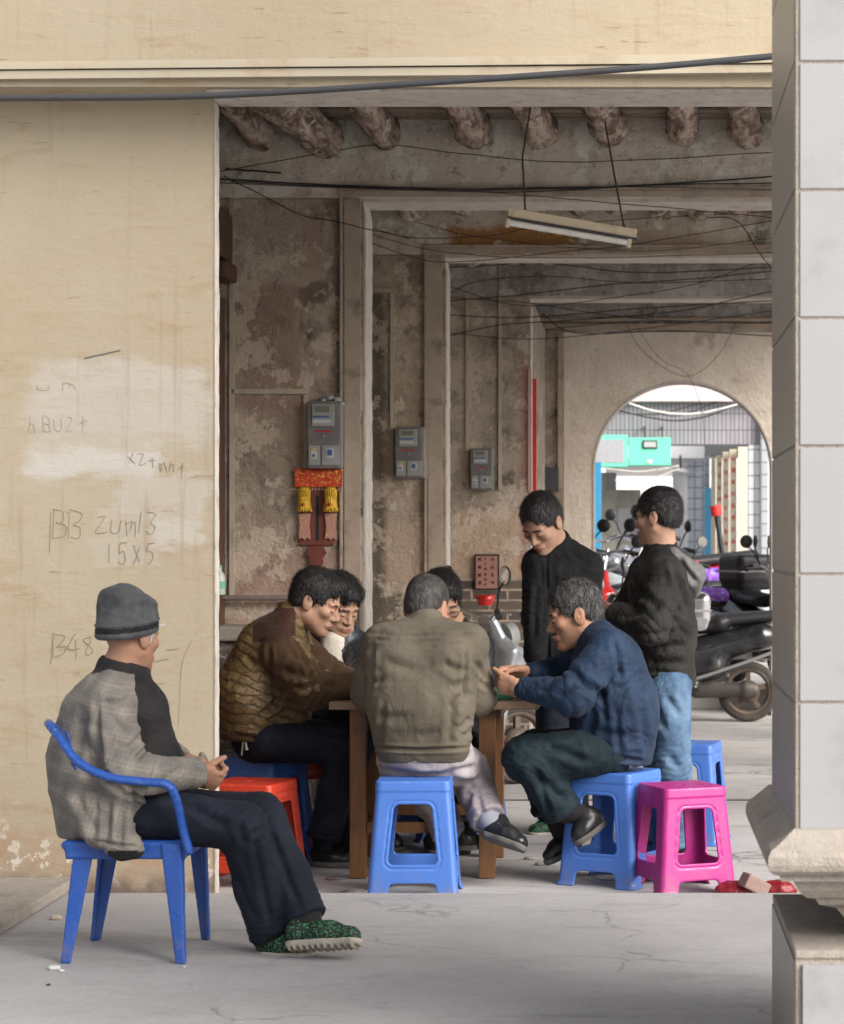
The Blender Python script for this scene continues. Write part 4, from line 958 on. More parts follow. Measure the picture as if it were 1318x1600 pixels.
# ------------------------------------------------------------------ plastic stools
def stool_mesh(H, wb, wt, name, mat_):
    res = .0038; fn_w = lambda z: wb+(wt-wb)*np.clip(z/H, 0, 1)+.010*np.exp(-(z/.012)**2)
    def core(p):
        w_ = fn_w(p[:, 2]); q = np.abs(p[:, :2])-(w_[:, None]-.022)
        return np.sqrt((np.maximum(q, 0)**2).sum(1))+np.minimum(q.max(1), 0)-.022
    def rr(u, v, c0, c1, z0, z1, r_):
        """rounded rectangle, half width c0 at z0 -> c1 at z1"""
        h = c0+(c1-c0)*np.clip((v-z0)/(z1-z0), 0, 1); a = np.abs(u)-(h-r_); b = np.abs(v-(z0+z1)/2)-((z1-z0)/2-r_)
        return np.sqrt(np.maximum(a, 0)**2+np.maximum(b, 0)**2)+np.minimum(np.maximum(a, b), 0)-r_
    def f(p):
        z = p[:, 2]; c = core(p); d = np.abs(c+.005)-.005
        top = np.maximum(c, np.abs(z-(H-.006))-.006)
        d = np.maximum(d, np.maximum(-z, z-H))
        dish = .0
        hl = np.maximum(.008-np.sqrt(p[:, 0]**2+p[:, 1]**2), -1)
        wall = d
        for u, v in ((p[:, 0], p[:, 1]), (p[:, 1], p[:, 0])):
            side = .05-np.abs(v)      # cut only near the faces
            w1 = rr(u, z, wb*.54, wt*.50, H*.295, H*.80, .022); w2 = rr(u, z, wb*.62, wb*.50, -H*.2, H*.135, .018)
            # recessed border round the window
            bd = np.abs(w1-.016)-.0025
            for wn in (w1, w2):
                cut = np.maximum(wn, side); wall = np.maximum(wall, -cut)
            g = np.maximum(bd, np.abs(c)-.0028); wall = np.maximum(wall, -np.maximum(g, side))
        lip = np.maximum(np.abs(c+.003)-.006, np.abs(z-(H-.022))-.020)
        d = np.minimum(np.minimum(wall, top), np.maximum(lip, z-H))
        d = np.maximum(d, hl) if False else d
        hole = np.sqrt(p[:, 0]**2+p[:, 1]**2)-.014
        return np.maximum(d, -hole)
    m_ = wb+.03
    V, Q = polygonize([Pr(f, 'u', .01)], (-m_, -m_, -.012), (m_, m_, H+.02), res)
    V = relax(V, Q, 1, .5)
    return mesh_np(name, V, Q, [mat_])
sm0 = stool_mesh(.465, .178, .142, 'stool_shell', M['blue_pl'])
def stool(x, y, rz, z, label, mat_=None, sc=(1, 1, 1), sticker=None):
    r = thing('plastic_stool', (x, y, z), label, 'stool', 'plastic stools round the card table'); r.rotation_euler = (0, 0, rz)
    me = sm0
    if mat_ is not None: me = sm0.copy(); me.materials[0] = mat_
    o = link('stool_shell', me, r); o.scale = sc
    if sticker:
        u, v, m = sticker; w_ = .178+(.142-.178)*(v/.465); h = .018
        MBx = MB().box(u-.02, u+.02, -w_-.0052, -w_-.0040, v-.014, v+.014); me2 = bpy.data.meshes.new('sticker'); me2.from_pydata([tuple(q) for q in MBx.v], [], MBx.f); me2.materials.append(m)
        link('sticker', me2, r).scale = sc
    return r
def at(px, Y): return (px-CX)/F*Y
R_ = math.radians
stool(at(648, 9.13), 9.13, R_(2), 0, 'light blue plastic stool under the man in the olive jacket')
stool(at(960, 9.42), 9.44, R_(-28), 0, 'light blue plastic stool under the man in the navy jacket', sc=(1, 1, 1.0))
stool(at(1064, 9.2), 9.22, R_(24), 0, 'empty magenta plastic stool at the right front', M['pink_pl'], sc=(.95, .95, .92))
stool(at(1072, 10.78), 10.75, R_(-12), 0, 'light blue plastic stool behind the standing man in jeans, half hidden', sticker=(-.06, .40, M['mwhite']))
stool(at(405, 9.95), 9.98, R_(-22), 0, 'light blue plastic stool under the man in the brown quilted jacket', sc=(1.06, 1.06, 1.03))
stool(at(392, 9.42), 9.44, R_(-14), 0, 'empty orange-red plastic stool beside the cream wall, with a small sticker', m_plastic('orange_red_plastic', (.48, .040, .018)), sc=(1.02, 1.02, .90), sticker=(.03, .40, M['mglass']))
stool(at(474, 10.15), 10.2, R_(12), 0, 'dark red plastic stool deep under the left end of the table', M['red_pl'], sc=(1.05, 1.05, .97))
stool(at(640, 10.9), 10.95, R_(10), 0, 'blue plastic stool behind the table, seen through the front stool', sc=(1.1, 1.1, .98))
stool(at(720, 10.6), 10.66, R_(30), 0, 'blue plastic stool behind the table by its right front leg', sc=(.95, .95, .93))

# ------------------------------------------------------------------ table
r = thing('card_table', (-.83, 9.87, 0), 'square wooden card table with a green cloth in the middle of the players', 'table')
TX0, TX1, TY0, TY1 = at(515, 9.5), at(840, 9.5), 9.48, 10.28; TZ = .742
MB().box(TX0, TX1, TY0, TY1, TZ-.032, TZ, .004).build('tabletop', M['wood_top'], r)
MB().box(TX0+.09, TX1-.16, TY0+.09, TY1-.09, TZ-.075, TZ-.0325, .003).build('apron', M['wood_table'], r)
lx = [at(562, 9.58), at(759, 9.5)]
for x in lx:
    for y in (9.55, 10.18): MB().box(x-.034, x+.034, y-.03, y+.03, .002, TZ-.033, .004).build('leg', M['wood_table'], r)
for y in (9.55, 10.18): MB().box(lx[0]+.035, lx[1]-.035, y-.014, y+.014, .19, .235, .003).build('stretcher', M['wood_table'], r)
for x in lx: MB().box(x-.014, x+.014, 9.581, 10.149, .15, .195, .003).build('stretcher', M['wood_table'], r)
gx0 = at(600, 9.7); o = MB().box(gx0, at(800, 9.7), TY0+.12, TY1-.04, TZ+.002, TZ+.007, .001).build('card_cloth', M['green']); tag(o, 'green cloth lying on the card table', 'cloth')
rg = random.Random(5)
for i, (px, Y, lb) in enumerate([(532, 9.6, 'orange scrap of fruit peel on the left corner of the card table')]):
    MBq = MB().lathe((at(px, Y), Y, TZ+.001), [(.016, 0), (.02, .006), (.008, .012)], 8, (.1, 0, 1)); tag(MBq.build('peel', simple('orange_peel', (.6, .25, .04), .5)), lb, 'scrap')

# ------------------------------------------------------------------ the blue armchair
r = thing('plastic_armchair', (-1.61, 7.43, ZP), 'dark blue plastic armchair the old man in the knitted cap sits on', 'chair')
def seg_poly(ps, rad, lat=None, ws=1, k=.003):
    return [RC(ps[i], ps[i+1], rad[i], rad[i+1], 'u', k, None, lat, ws) for i in range(len(ps)-1)]
YN, YF = 7.215, 7.655; zs_ = .455
pr = []
# seat slab
pr += [BX((-1.61, 7.435, zs_-.012), (.205, .205, .012), None, .01, 'u', .01), BX((-1.435, 7.435, zs_-.03), (.014, .20, .03), None, .008, 'u', .015), BX((-1.61, YN+.02, zs_-.028), (.19, .012, .028), None, .008, 'u', .015), BX((-1.61, YF-.02, zs_-.028), (.19, .012, .028), None, .008, 'u', .015)]
V, Q = None, None
seat = sdf_obj('seat', pr, (-1.86, 7.18, .36), (-1.37, 7.70, .50), .005, [M['blue_ch']], r)
for (x0, y0, x1, y1) in ((-1.43, YN, -1.415, YN-.005), (-1.77, YN+.02, -1.81, YN), (-1.43, YF, -1.418, YF+.01), (-1.77, YF-.02, -1.815, YF)):
    sx = 1 if x0 > -1.6 else -1; sy = 1 if y0 > 7.4 else -1
    # L-section leg, wide at the top
    V_ = []
    ps = []
    def leg(p, x0=x0, y0=y0, x1=x1, y1=y1, sx=sx, sy=sy):
        t = np.clip((zs_-.01-p[:, 2])/(zs_-ZP), 0, 1); cx = x0+(x1-x0)*t; cy = y0+(y1-y0)*t; wd = .062-.035*t
        u = (p[:, 0]-cx)*-sx; v = (p[:, 1]-cy)*-sy      # inward coordinates
        A = np.maximum(np.abs(v-.005)-.005, np.abs(u-wd/2)-wd/2); B_ = np.maximum(np.abs(u-.005)-.005, np.abs(v-wd*.42)-wd*.42)
        return np.maximum(np.minimum(A, B_)-.002, np.maximum(ZP-p[:, 2], p[:, 2]-(zs_-.004)))*.9
    sdf_obj('leg', [Pr(leg, 'u', .01)], (min(x0, x1)-.09, min(y0, y1)-.09, ZP-.01), (max(x0, x1)+.09, max(y0, y1)+.09, zs_+.01), .0042, [M['blue_ch']], r)
# arm rails sweeping up into the backrest
for yy, sgn in ((YN-.085, -1), (YF+.085, 1)):
    w_ = -sgn
    ps = curve_pts([P(296, 1330, yy+.07*w_), P(287, 1300, yy+.06*w_), P(276, 1250, yy+.02*w_), P(262, 1226, yy), P(230, 1222, yy), P(170, 1214, yy), P(122, 1190, yy+.02*w_), P(95, 1155, yy+.07*w_), P(80, 1135, yy+.13*w_), P(77, 1131, yy+.21*w_), P(76, 1130, yy+.312*w_)], 32)
    rad = [.0135]*len(ps)
    sdf_obj('armrest', seg_poly(ps, rad, (0, 1, 0), 1.7), (-2.10, min(yy, yy+.32*w_)-.03, .40), (-1.30, max(yy, yy+.32*w_)+.03, .90), .0042, [M['blue_ch']], r)
# back shell
def back(p):
    t = np.clip((p[:, 2]-zs_)/.36, 0, 1); xc = -1.775-.080*t-.015*t*t+.10*((p[:, 1]-7.435)/.24)**2
    d = np.abs(p[:, 0]-xc)-.005; hw = .175+.035*t; d = np.maximum(d, np.abs(p[:, 1]-7.435)-hw); d = np.maximum(d, p[:, 2]-(.825-.5*(p[:, 1]-7.435)**2)); d = np.maximum(d, zs_-.02-p[:, 2])
    sl = np.abs(((p[:, 1]-7.435)/.052) % 1-.5)*.052-.007; sl = np.maximum(sl, np.abs(p[:, 2]-.63)-.10); sl = np.maximum(sl, np.abs(p[:, 1]-7.435)-.155)
    return np.maximum(d, -sl)*.85
sdf_obj('backrest', [Pr(back, 'u', .01)], (-2.0, 7.18, .42), (-1.70, 7.70, .86), .0045, [M['blue_ch']], r)

# ------------------------------------------------------------------ litter
mb = MB(); 
def crumple(c, r0, seed, sx=1.3, sz=.6):
    q = [ELL(c, (r0*sx, r0, r0*sz))]
    return q
c = P(1148, 1392, 9.02); c.z = .035
o = sdf_obj('red_bag', [ELL((c.x, 9.02, .03), (.075, .05, .03))], (c.x-.15, 8.9, -.01), (c.x+.15, 9.15, .12), .005, [M['redbag']], None, lambda V, N: .022*(ridged(V*22, 4)-.5)); tag(o, 'crumpled red plastic bag on the ground behind the magenta stool', 'bag')
c = P(1215, 1390, 8.95); o = sdf_obj('red_bag', [ELL((c.x+.0, 9.0, .03), (.07, .05, .035))], (c.x-.15, 8.88, -.01), (c.x+.15, 9.15, .12), .005, [M['redbag']], None, lambda V, N: .022*(ridged(V*22, 8)-.5)); tag(o, 'crumpled red plastic bag by the foot of the tiled pillar', 'bag')
c = P(1180, 1385, 8.98); Mx = Matrix.Translation((c.x, 8.98, .055)) @ Matrix.Rotation(.35, 4, 'Z') @ Matrix.Rotation(.5, 4, 'Y')
o = MB().box(-.06, .045, -.04, .04, -.03, .028, .008, Mx).build('broken_brick', M['brickpink']); tag(o, 'tilted broken pinkish brick between the two red bags', 'brick')
rg = random.Random(11)
for i, (x, y, lb) in enumerate([(85, 1515, 'white crumb of litter on the cement left of the blue armchair'), (96, 1518, 'small white crumb right of a bigger one left of the blue armchair'), (88, 1437, 'yellowish crushed scrap on the cement by the low step'), (287, 1512, 'tiny white crumb by the near front leg of the blue armchair'), (75, 1540, 'dark speck of litter near the bottom left')]):
    Y = 4735/(y-850); c = P(x, y, Y); s_ = (.014, .007, .016, .005, .006)[i]
    o = sdf_obj('litter', [ELL((c.x, Y, ZP+s_*.4), (s_*1.4, s_, s_*.55))], (c.x-.03, Y-.03, ZP-.01), (c.x+.03, Y+.03, ZP+.03), .003, [M['mwhite'] if i < 2 or i == 3 else (M['pvc'] if i == 2 else M['black'])], None, lambda V, N: .006*(ridged(V*60, 4)-.5)); tag(o, lb, 'litter')
for i, (x, y, lb) in enumerate([(828, 1343, 'crumpled clear wrapper on the paving left of the navy man'), (845, 1352, 'small shiny wrapper nearest the navy man\'s shoes'), (655, 1372, 'brown leaf scrap beneath the front table legs'), (520, 1375, 'orange crumb on the paving by the left table leg')]):
    Y = 4984/(y-850); c = P(x, y, Y); s_ = .018
    o = sdf_obj('wrapper' if i < 2 else 'litter', [ELL((c.x, Y, .006), (s_*1.6, s_, s_*.4))], (c.x-.05, Y-.05, -.01), (c.x+.05, Y+.05, .03), .003, [M['mglass'] if i < 2 else M['peel'] if 'peel' in M else M['pipe']], None, lambda V, N: .008*(ridged(V*50, 4)-.5)); tag(o, lb, 'litter')
# ------------------------------------------------------------------ people
def unit(v): v = A3(v); return v/np.linalg.norm(v)
def frame(fwd, up=(0, 0, 1)):
    f = unit(fwd); u = A3(up); u = unit(u-f*(u@f)); x = np.cross(f, u); return np.stack([x, f, u], 1)
def head_prims(T, nose=1., jaw=1.):
    q = []
    q += [ELL((0, -.012, .035), (.073, .094, .080), T=T), ELL((0, .028, -.035), (.060*jaw, .060, .084), k=.03, T=T)]
    for s in (-1, 1):
        q += [RC((s*.050*jaw, -.002, -.058), (s*.012, .062, -.100), .020, .020, k=.03, T=T), ELL((s*.041, .060, -.024), (.023, .022, .020), k=.018, T=T)]
    q += [ELL((0, .074, .014), (.052, .017, .013), k=.015, T=T), ELL((0, .078, -.106), (.020, .017, .017), k=.02, T=T)]
    for s in (-1, 1): q += [ELL((s*.031, .099, -.008), (.016, .017, .011), op='s', k=.012, T=T), ELL((s*.031, .075, -.009), (.014, .0145, .0115), k=.003, T=T)]
    q += [RC((0, .080, .004), (0, .105, -.036), .0075*nose, .0115*nose, k=.012, T=T), ELL((-.012, .092, -.041), (.009, .011, .008), k=.008, T=T), ELL((.012, .092, -.041), (.009, .011, .008), k=.008, T=T)]
    q += [ELL((0, .083, -.070), (.028, .016, .016), k=.012, T=T), ELL((0, .096, -.0655), (.021, .009, .0050), k=.004, T=T), ELL((0, .094, -.0765), (.019, .009, .0060), k=.004, T=T), BX((0, .106, -.071), (.022, .008, .0010), op='s', k=.003, T=T)]
    for s in (-1, 1):
        Re = np.array(Matrix.Rotation(.25, 3, 'X'))
        q += [ELL((s*.076, -.012, -.014), (.010, .021, .033), Re, k=.008, T=T), ELL((s*.086, -.007, -.010), (.006, .012, .021), Re, op='s', k=.005, T=T), ELL((s*.079, -.006, -.020), (.006, .006, .009), k=.004, T=T)]
    return q
def hair_prims(T, style):
    th = {'short': .007, 'crop': .004, 'full': .012, 'side': .009}[style]
    q = [ELL((0, -.015, .038), (.073+th, .094+th, .080+th*1.15), T=T), ELL((0, -.052, -.015), (.064+th*.5, .050+th*.5, .062), k=.03, T=T)]
    if style in ('full', 'side'): q += [ELL((0, .048, .085), (.056, .042, .030), k=.03, T=T)]
    fz = {'short': .008, 'crop': .008, 'full': -.002, 'side': .002}[style]
    q += [ELL((0, .128, -.018+fz), (.082, .082, .098), op='s', k=.006, T=T)]
    for s in (-1, 1):
        q += [BX((s*.085, .055, -.065), (.05, .052, .060), np.array(Matrix.Rotation(-.15, 3, 'X')), .02, op='s', k=.008, T=T), ELL((s*.084, -.006, -.024), (.022, .020, .030), op='s', k=.006, T=T), BX((s*.085, .0, -.11), (.05, .09, .062), np.array(Matrix.Rotation(.1, 3, 'X')), .02, op='s', k=.012, T=T)]
    for s in (-1, 1): q += [ELL((s*.072, .080, .020), (.034, .034, .046), op='s', k=.008, T=T)]
    q += [PL((0, -.07, -.062), (0, .55, -1), T=T)]
    return q
def hand_prims(wr, d, n, side, curl=(.5, .7, .5), s=1.0, spread=.06, thumb=(.55, .75, .35), tc=.3, k=.004):
    """wr wrist, d towards the fingers, n the way the palm faces, side = +1/-1: side of the thumb"""
    wr = A3(wr); d = unit(d); n = A3(n); n = unit(n-d*(n@d)); l = np.cross(d, n)*side; q = []
    q += [RC(wr-d*.03*s, wr+d*.02*s, .024*s, .022*s, k=.012, lat=l, ws=1.15), RC(wr+d*.02*s, wr+d*.080*s, .0165*s, .0145*s, k=.014, lat=l, ws=2.3)]
    q += [RC(wr+d*.02*s+l*.022*s, wr+d*.045*s+l*.034*s+n*.006, .015*s, .014*s, k=.01)]
    L = [(.043, .027, .021), (.047, .030, .022), (.044, .028, .021), (.034, .021, .018)]
    c = list(curl) if isinstance(curl[0], (list, tuple)) else [curl]*4
    for i in range(4):
        off = (.030-.0205*i)*s; p = wr+d*(.086-(.004, 0, .003, .010)[i])*s+l*off
        a = 0; dr = unit(d+l*spread*(1.5-i))
        r0 = (.0092, .0094, .0090, .0080)[i]*s
        q.append(RC(wr+d*.05*s+l*off*.8, p, r0*1.1, r0*1.08, k=.006))
        for j in range(3):
            a += c[i][j]; v = dr*math.cos(a)+n*math.sin(a); e = p+v*L[i][j]*s
            q.append(RC(p, e, r0*(1.04-.07*j), r0*(.97-.07*j), k=k)); p = e
    td = unit(d*thumb[0]+l*thumb[1]+n*thumb[2]); p = wr+d*.028*s+l*.026*s
    for j, (ln, rr) in enumerate(((.040, .0125), (.032, .0108), (.026, .0095))):
        e = p+td*ln*s; q.append(RC(p, e, rr*s, rr*.93*s, k=.006)); p = e; td = unit(td+n*tc+d*tc*.8)
    return q
def pxy(p): return (p[:, 0]/p[:, 1]*F+CX, CY-(p[:, 2]-CZ)/p[:, 1]*F)
def disp_fn(amp=.008, sc=(9, 9, 13), seed=1, creases=(), front=True, fine=.0015, elbows=(), pw=2.0):
    def f(V, N):
        w_ = V+.035*np.stack([vnoise(V*5, seed+7), vnoise(V*5, seed+8), vnoise(V*5, seed+9)], 1)
        d = amp*(ridged(w_*np.array(sc), seed, 3)**pw-.35)+fine*(vnoise(V*60, seed+3)-.5)
        for (c, ax, wd, am, fr) in elbows:
            q = V-A3(c); t = q@unit(ax)
            d = d+am*np.exp(-(q*q).sum(1)/wd**2)*(np.abs(np.sin(t*fr+7*vnoise(V*9, seed+5)))**.7-.5)*2*vnoise(V*11, seed+6)
        if len(creases):
            X, Y = pxy(V); cam_ = (N*unit((0, -1, 0))).sum(1) > -.15
            for (x0, y0, x1, y1, wd, dep) in creases:
                ab = np.array([x1-x0, y1-y0]); t = np.clip(((X-x0)*ab[0]+(Y-y0)*ab[1])/(ab@ab), 0, 1)
                bow = 3*np.sin(t*3.1)
                e = np.hypot(X-x0-t*ab[0], Y-y0-t*ab[1]-bow)
                g = np.exp(-(e/wd)**2)-.45*np.exp(-((e-wd*1.7)/wd)**2)
                tp = np.clip(np.minimum(t, 1-t)*6, .25, 1)
                d = d-np.where(cam_, 1.35*dep*g*tp, 0)
        return d
    return f
def strands(root, hair, T, mat_, n, ln, lift, seed, avoid=None):
    """thin hair locks growing from the hair surface, combed away from the crown"""
    rg = np.random.default_rng(seed); me = hair.data; V = np.empty(len(me.vertices)*3); me.vertices.foreach_get('co', V); V = V.reshape(-1, 3)
    Nn = np.empty(len(V)*3); me.vertices.foreach_get('normal', Nn); Nn = Nn.reshape(-1, 3)
    R = np.array(T[0]); c = A3(T[1])-A3(root.location)
    loc = ((V-c)@R)/T[2]; ok = np.nonzero((loc[:, 2] > -.07) & ((Nn@R)[:, 2] > -.6))[0]
    i = rg.choice(ok, n); p = V[i]; N_ = Nn[i]; q = loc[i]-np.array((.01, -.045, .12))
    fl = np.stack([q[:, 0], q[:, 1]*.8+.02, q[:, 2]*.9-.03], 1)+rg.normal(0, .03, (n, 3)); fl = fl@R.T; fl = fl-N_*(fl*N_).sum(1)[:, None]; fl /= np.linalg.norm(fl, axis=1)[:, None]+1e-9
    L_ = ln*rg.uniform(.6, 1.3, n)[:, None]; lf = (lift*rg.uniform(.3, 1.6, n))[:, None]
    sdv = np.cross(fl, N_); w_ = .0011; p = p-N_*.003
    a = [p, p+fl*L_*.35+N_*L_*lf, p+fl*L_*.7+N_*L_*lf*1.35, p+fl*L_+N_*L_*lf*1.1]
    vs = np.stack([a[0]-sdv*w_, a[0]+sdv*w_, a[1]-sdv*w_, a[1]+sdv*w_, a[2]-sdv*w_*.8, a[2]+sdv*w_*.8, a[3]-sdv*w_*.3, a[3]+sdv*w_*.3], 1).reshape(-1, 3)
    b_ = (np.arange(n)*8)[:, None, None]; Q = (b_+np.array([[0, 1, 3, 2], [2, 3, 5, 4], [4, 5, 7, 6]])[None]).reshape(-1, 4)
    me2 = mesh_np('hair_locks', vs, Q, [mat_], False); return link('hair_locks', me2, hair)
def bb(ps, m=.15):
    A = np.array([A3(p) for p in ps]); return A.min(0)-m, A.max(0)+m
def shoe(root, heel, toe, up=(0, 0, 1), m='shoe', ms='sole', L=None, lab=None, w=.047, tread=False):
    heel = A3(heel); toe = A3(toe); d = unit(toe-heel); u = A3(up); u = unit(u-d*(u@d)); l = np.cross(d, u); Ln = np.linalg.norm(toe-heel) if L is None else L
    T = (np.stack([l, d, u], 1), heel, 1.0)
    q = [RC((0, .04, .045), (0, Ln*.55, .038), .038, .036, k=.03, T=T, lat=(1, 0, 0), ws=1.12), RC((0, Ln*.5, .034), (0, Ln-.045, .026), .038, .030, k=.03, T=T, lat=(1, 0, 0), ws=1.3),
         RC((0, .045, .045), (0, .052, .078), .036, .034, k=.03, T=T), PL((0, 0, .014), (0, 0, -1), T=T)]
    lo, hi = bb([heel, toe, heel+d*Ln], .13)
    s = sdf_obj('shoe', q, lo, hi, .0042, [M[m]], root, disp_fn(.004, (20, 20, 20), 3, fine=.0))
    q = [RC((0, .042, .008), (0, Ln*.5, .008), .043, .040, k=.02, T=T, lat=(1, 0, 0), ws=1.0), RC((0, Ln*.5, .008), (0, Ln-.045, .010), .040, .037, k=.03, T=T, lat=(1, 0, 0), ws=1.15), PL((0, 0, .0165), (0, 0, 1), T=T), PL((0, 0, -.016 if tread else -.008), (0, 0, -1), T=T)]
    if tread:
        for i in range(13): q.append(RC((-.09, .01+i*Ln/12.5, -.010), (.09, .01+i*Ln/12.5, -.010), .0065, .0065, 's', .004, T=T))
    sdf_obj('sole', q, lo, hi, .0042, [M[ms]], s)
    return s, T
def person(label, base, j, jacket=None, trousers=None, head=None, hands=(), shoes=(), res=.0045, inner=None, group=None, body_extra=()):
    r = thing('person', base, label, 'person', group)
    g = {k: A3(v) for k, v in j.items() if not np.isscalar(v)}
    lat = unit(g['shR']-g['shL']) if 'shR' in g else None
    hl = unit(g['hipR']-g['hipL']); hs_ = head.get('s', 1.08)
    T = (frame(head['f'], head.get('up', (0, 0, 1))), g['head'], hs_)
    sk = [M[head.get('skin', 'skin2')], M['lip'], M['dark_skin']]
    hp = head_prims(T)
    nk = A3(T[0])@A3((0, -.020, -.055))*hs_+g['head']
    b = list(hp)+[RC(nk, g['neck'], .052*hs_, .058, k=.03)]
    b += [RC(g['neck'], g['chest'], .06, .085, k=.05, lat=lat, ws=1.3), RC(g['chest'], g['mid'], .085, .08, k=.05, lat=lat, ws=1.3), RC(g['mid'], g['pel'], .08, .085, k=.05, lat=hl, ws=1.25)]
    for s in 'LR':
        b += [RC(g['chest']*.4+g['sh'+s]*.6, g['sh'+s], .045, .045, k=.04), RC(g['sh'+s], g['el'+s], .042, .034, k=.02), RC(g['el'+s], g['wr'+s], .034, .022, k=.02)]
        b += [RC(g['pel']*.3+g['hip'+s]*.7, g['hip'+s], .07, .07, k=.03), RC(g['hip'+s], g['kn'+s], .066, .046, k=.03), RC(g['kn'+s], g['an'+s], .046, .032, k=.03)]
    for h in hands: b += hand_prims(**h)
    for f in shoes:
        hh = A3(f['heel']); tt = A3(f['toe']); an = g['an'+f['s']]; b += [RC(an, hh+(tt-hh)*.3+A3((0, 0, .04)), .028, .024, k=.02), RC(hh+(tt-hh)*.2+A3((0, 0, .035)), hh+(tt-hh)*.5+A3((0, 0, .03)), .022, .014, k=.02)]
    b += list(body_extra)
    ps = [g[k] for k in g]+[A3(h['wr']) for h in hands]; lo, hi = bb(ps, .17)
    Ti = T
    def mf(c, n):
        p = ((c-Ti[1])@Ti[0])/Ti[2]; x, y, z = np.abs(p[:, 0]), p[:, 1], p[:, 2]; m = np.zeros(len(c), int)
        m[(x < .023) & (y > .078) & (z < -.058) & (z > -.084) & (y > .1-.35*x-.012)] = 1
        m[(x > .012) & (x < .046) & (y > .062) & (z > .010+.06*(x-.01)-.25*np.maximum(x-.038, 0)) & (z < .0185+.06*(x-.01)-.3*np.maximum(x-.036, 0))] = 2
        ez = -.0125+.10*(x-.031)
        m[(x > .019) & (x < .045) & (y > .058) & (np.abs(z-ez) < (.0022 if head.get('eyes', 1) else .004))] = 2
        if head.get('moust'): m[(x < .026) & (y > .085) & (z > -.060) & (z < -.050)] = 2
        return m
    sdf_obj('body', b, lo, hi, res, sk, r, lambda V, N: .0018*(vnoise(V*45, 3)-.5), 1, mf)
    st = head.get('style', 'short')
    if st != 'cap':
        lo, hi = bb([g['head']], .175)
        sd_ = head.get('seed', 1)
        ho = sdf_obj('hair', hair_prims(T, st), lo, hi, .0036, [M[head.get('hair', 'hair')]], r, lambda V, N: (.003 if st == 'crop' else .006)*(ridged(((V-g['head'])@T[0])*np.array((60, 30, 24.)), sd_, 3)-.62), 1)
    if st != 'cap': strands(r, ho, T, M[head.get('hair', 'hair')], 1500 if st == 'crop' else 3200, .010 if st == 'crop' else {'full': .026}.get(st, .020), .25, sd_+5)
    if trousers:
        t = trousers; ra = t.get('r', (.098, .078, .07, .066))
        q = [RC(g['pel']+A3(t.get('po', (0, 0, 0))), g['mid']*.25+g['pel']*.75, t.get('pr', .115), .105, k=.05, lat=hl, ws=t.get('pw', 1.3))]
        for s in 'LR':
            h_ = g['hip'+s]; k_ = g['kn'+s]; a_ = g['an'+s]; sh_ = unit(a_-k_)
            q += [RC(h_, k_, ra[0], ra[1], k=.04), RC(k_, k_*.45+a_*.55, ra[1], ra[2], k=.03), RC(k_*.45+a_*.55, a_+sh_*.03, ra[2], ra[3], k=.03)]
        lo, hi = bb([g['pel'], g['hipL'], g['hipR'], g['knL'], g['knR'], g['anL'], g['anR']], .18)
        for s in 'LR':
            k_ = g['kn'+s]; a_ = g['an'+s]; sh_ = unit(a_-k_)
            # cut only near that ankle
            q += [Pr((lambda a_=a_, sh_=sh_: (lambda p: np.maximum(-((p-a_)@sh_-.0), np.sqrt(((p-a_)**2).sum(1))-.15)))(), 's', .003)]
        el = [(g['kn'+s], unit(g['an'+s]-g['hip'+s]), .10, t.get('kf', .008), 110) for s in 'LR']+[(g['an'+s], unit(g['an'+s]-g['kn'+s]), .09, t.get('af', .008), 120) for s in 'LR']
        sdf_obj('trousers', q+list(t.get('extra', ())), lo, hi, t.get('res', .0062), [M[t['m']]], r, disp_fn(t.get('amp', .012), t.get('sc', (7, 7, 9)), t.get('seed', 4), t.get('cr', ()), elbows=el), 1)
    if jacket:
        t = jacket; R = t['r']   # radii: neck, chest, mid, pelvis, shoulder, elbow, cuff
        ws = t.get('ws', 1.28)
        q = [RC(g['neck']-unit(g['neck']-g['chest'])*.02, g['chest'], R[0], R[1], k=.06, lat=lat, ws=ws), RC(g['chest'], g['mid'], R[1], R[2], k=.06, lat=lat, ws=ws), RC(g['mid'], g['pel'], R[2], R[3], k=.06, lat=hl, ws=ws)]
        for s in 'LR':
            w_ = g['wr'+s]; e_ = g['el'+s]; dd = unit(w_-e_)
            q += [RC(g['neck']*.5+g['sh'+s]*.5, g['sh'+s], R[0]*.72, R[4], k=.05), RC(g['sh'+s], e_, R[4], R[5], k=t.get('ka', .013)), RC(e_, w_-dd*t.get('cuff', .02), R[5], R[6], k=.03)]
        q += list(t.get('extra', ()))
        hc = g['hem'] if 'hem' in g else g['pel']; hn = t.get('hn', g['pel']-g['mid'])
        q += [Pr((lambda hc=hc, hn=unit(hn): (lambda p: np.maximum(-((p-hc)@hn), np.sqrt(((p-hc)**2).sum(1))-t.get('hr', .4))))(), 's', .004)]
        q += list(t.get('cut', ()))
        nd = unit(g['head']-g['neck']) if 'cn' not in t else unit(t['cn'])
        q += [TOR(g['neck']+nd*t.get('ch', .012), nd, t.get('cr_', .064), .0085, t.get('cs', 2.6), k=.012)]
        lo, hi = bb([g[k] for k in ('pel', 'mid', 'chest', 'neck', 'shL', 'shR', 'elL', 'elR', 'wrL', 'wrR')]+[hc], .24)
        el = []
        for s in 'LR': el += [(g['el'+s], unit(g['wr'+s]-g['sh'+s]), .12, t.get('ef', .012)*.6, 75), (g['wr'+s], unit(g['wr'+s]-g['el'+s]), .08, t.get('wf', .006), 150)]
        mats = [M[m] for m in (t['m'] if isinstance(t['m'], (list, tuple)) else [t['m']])]
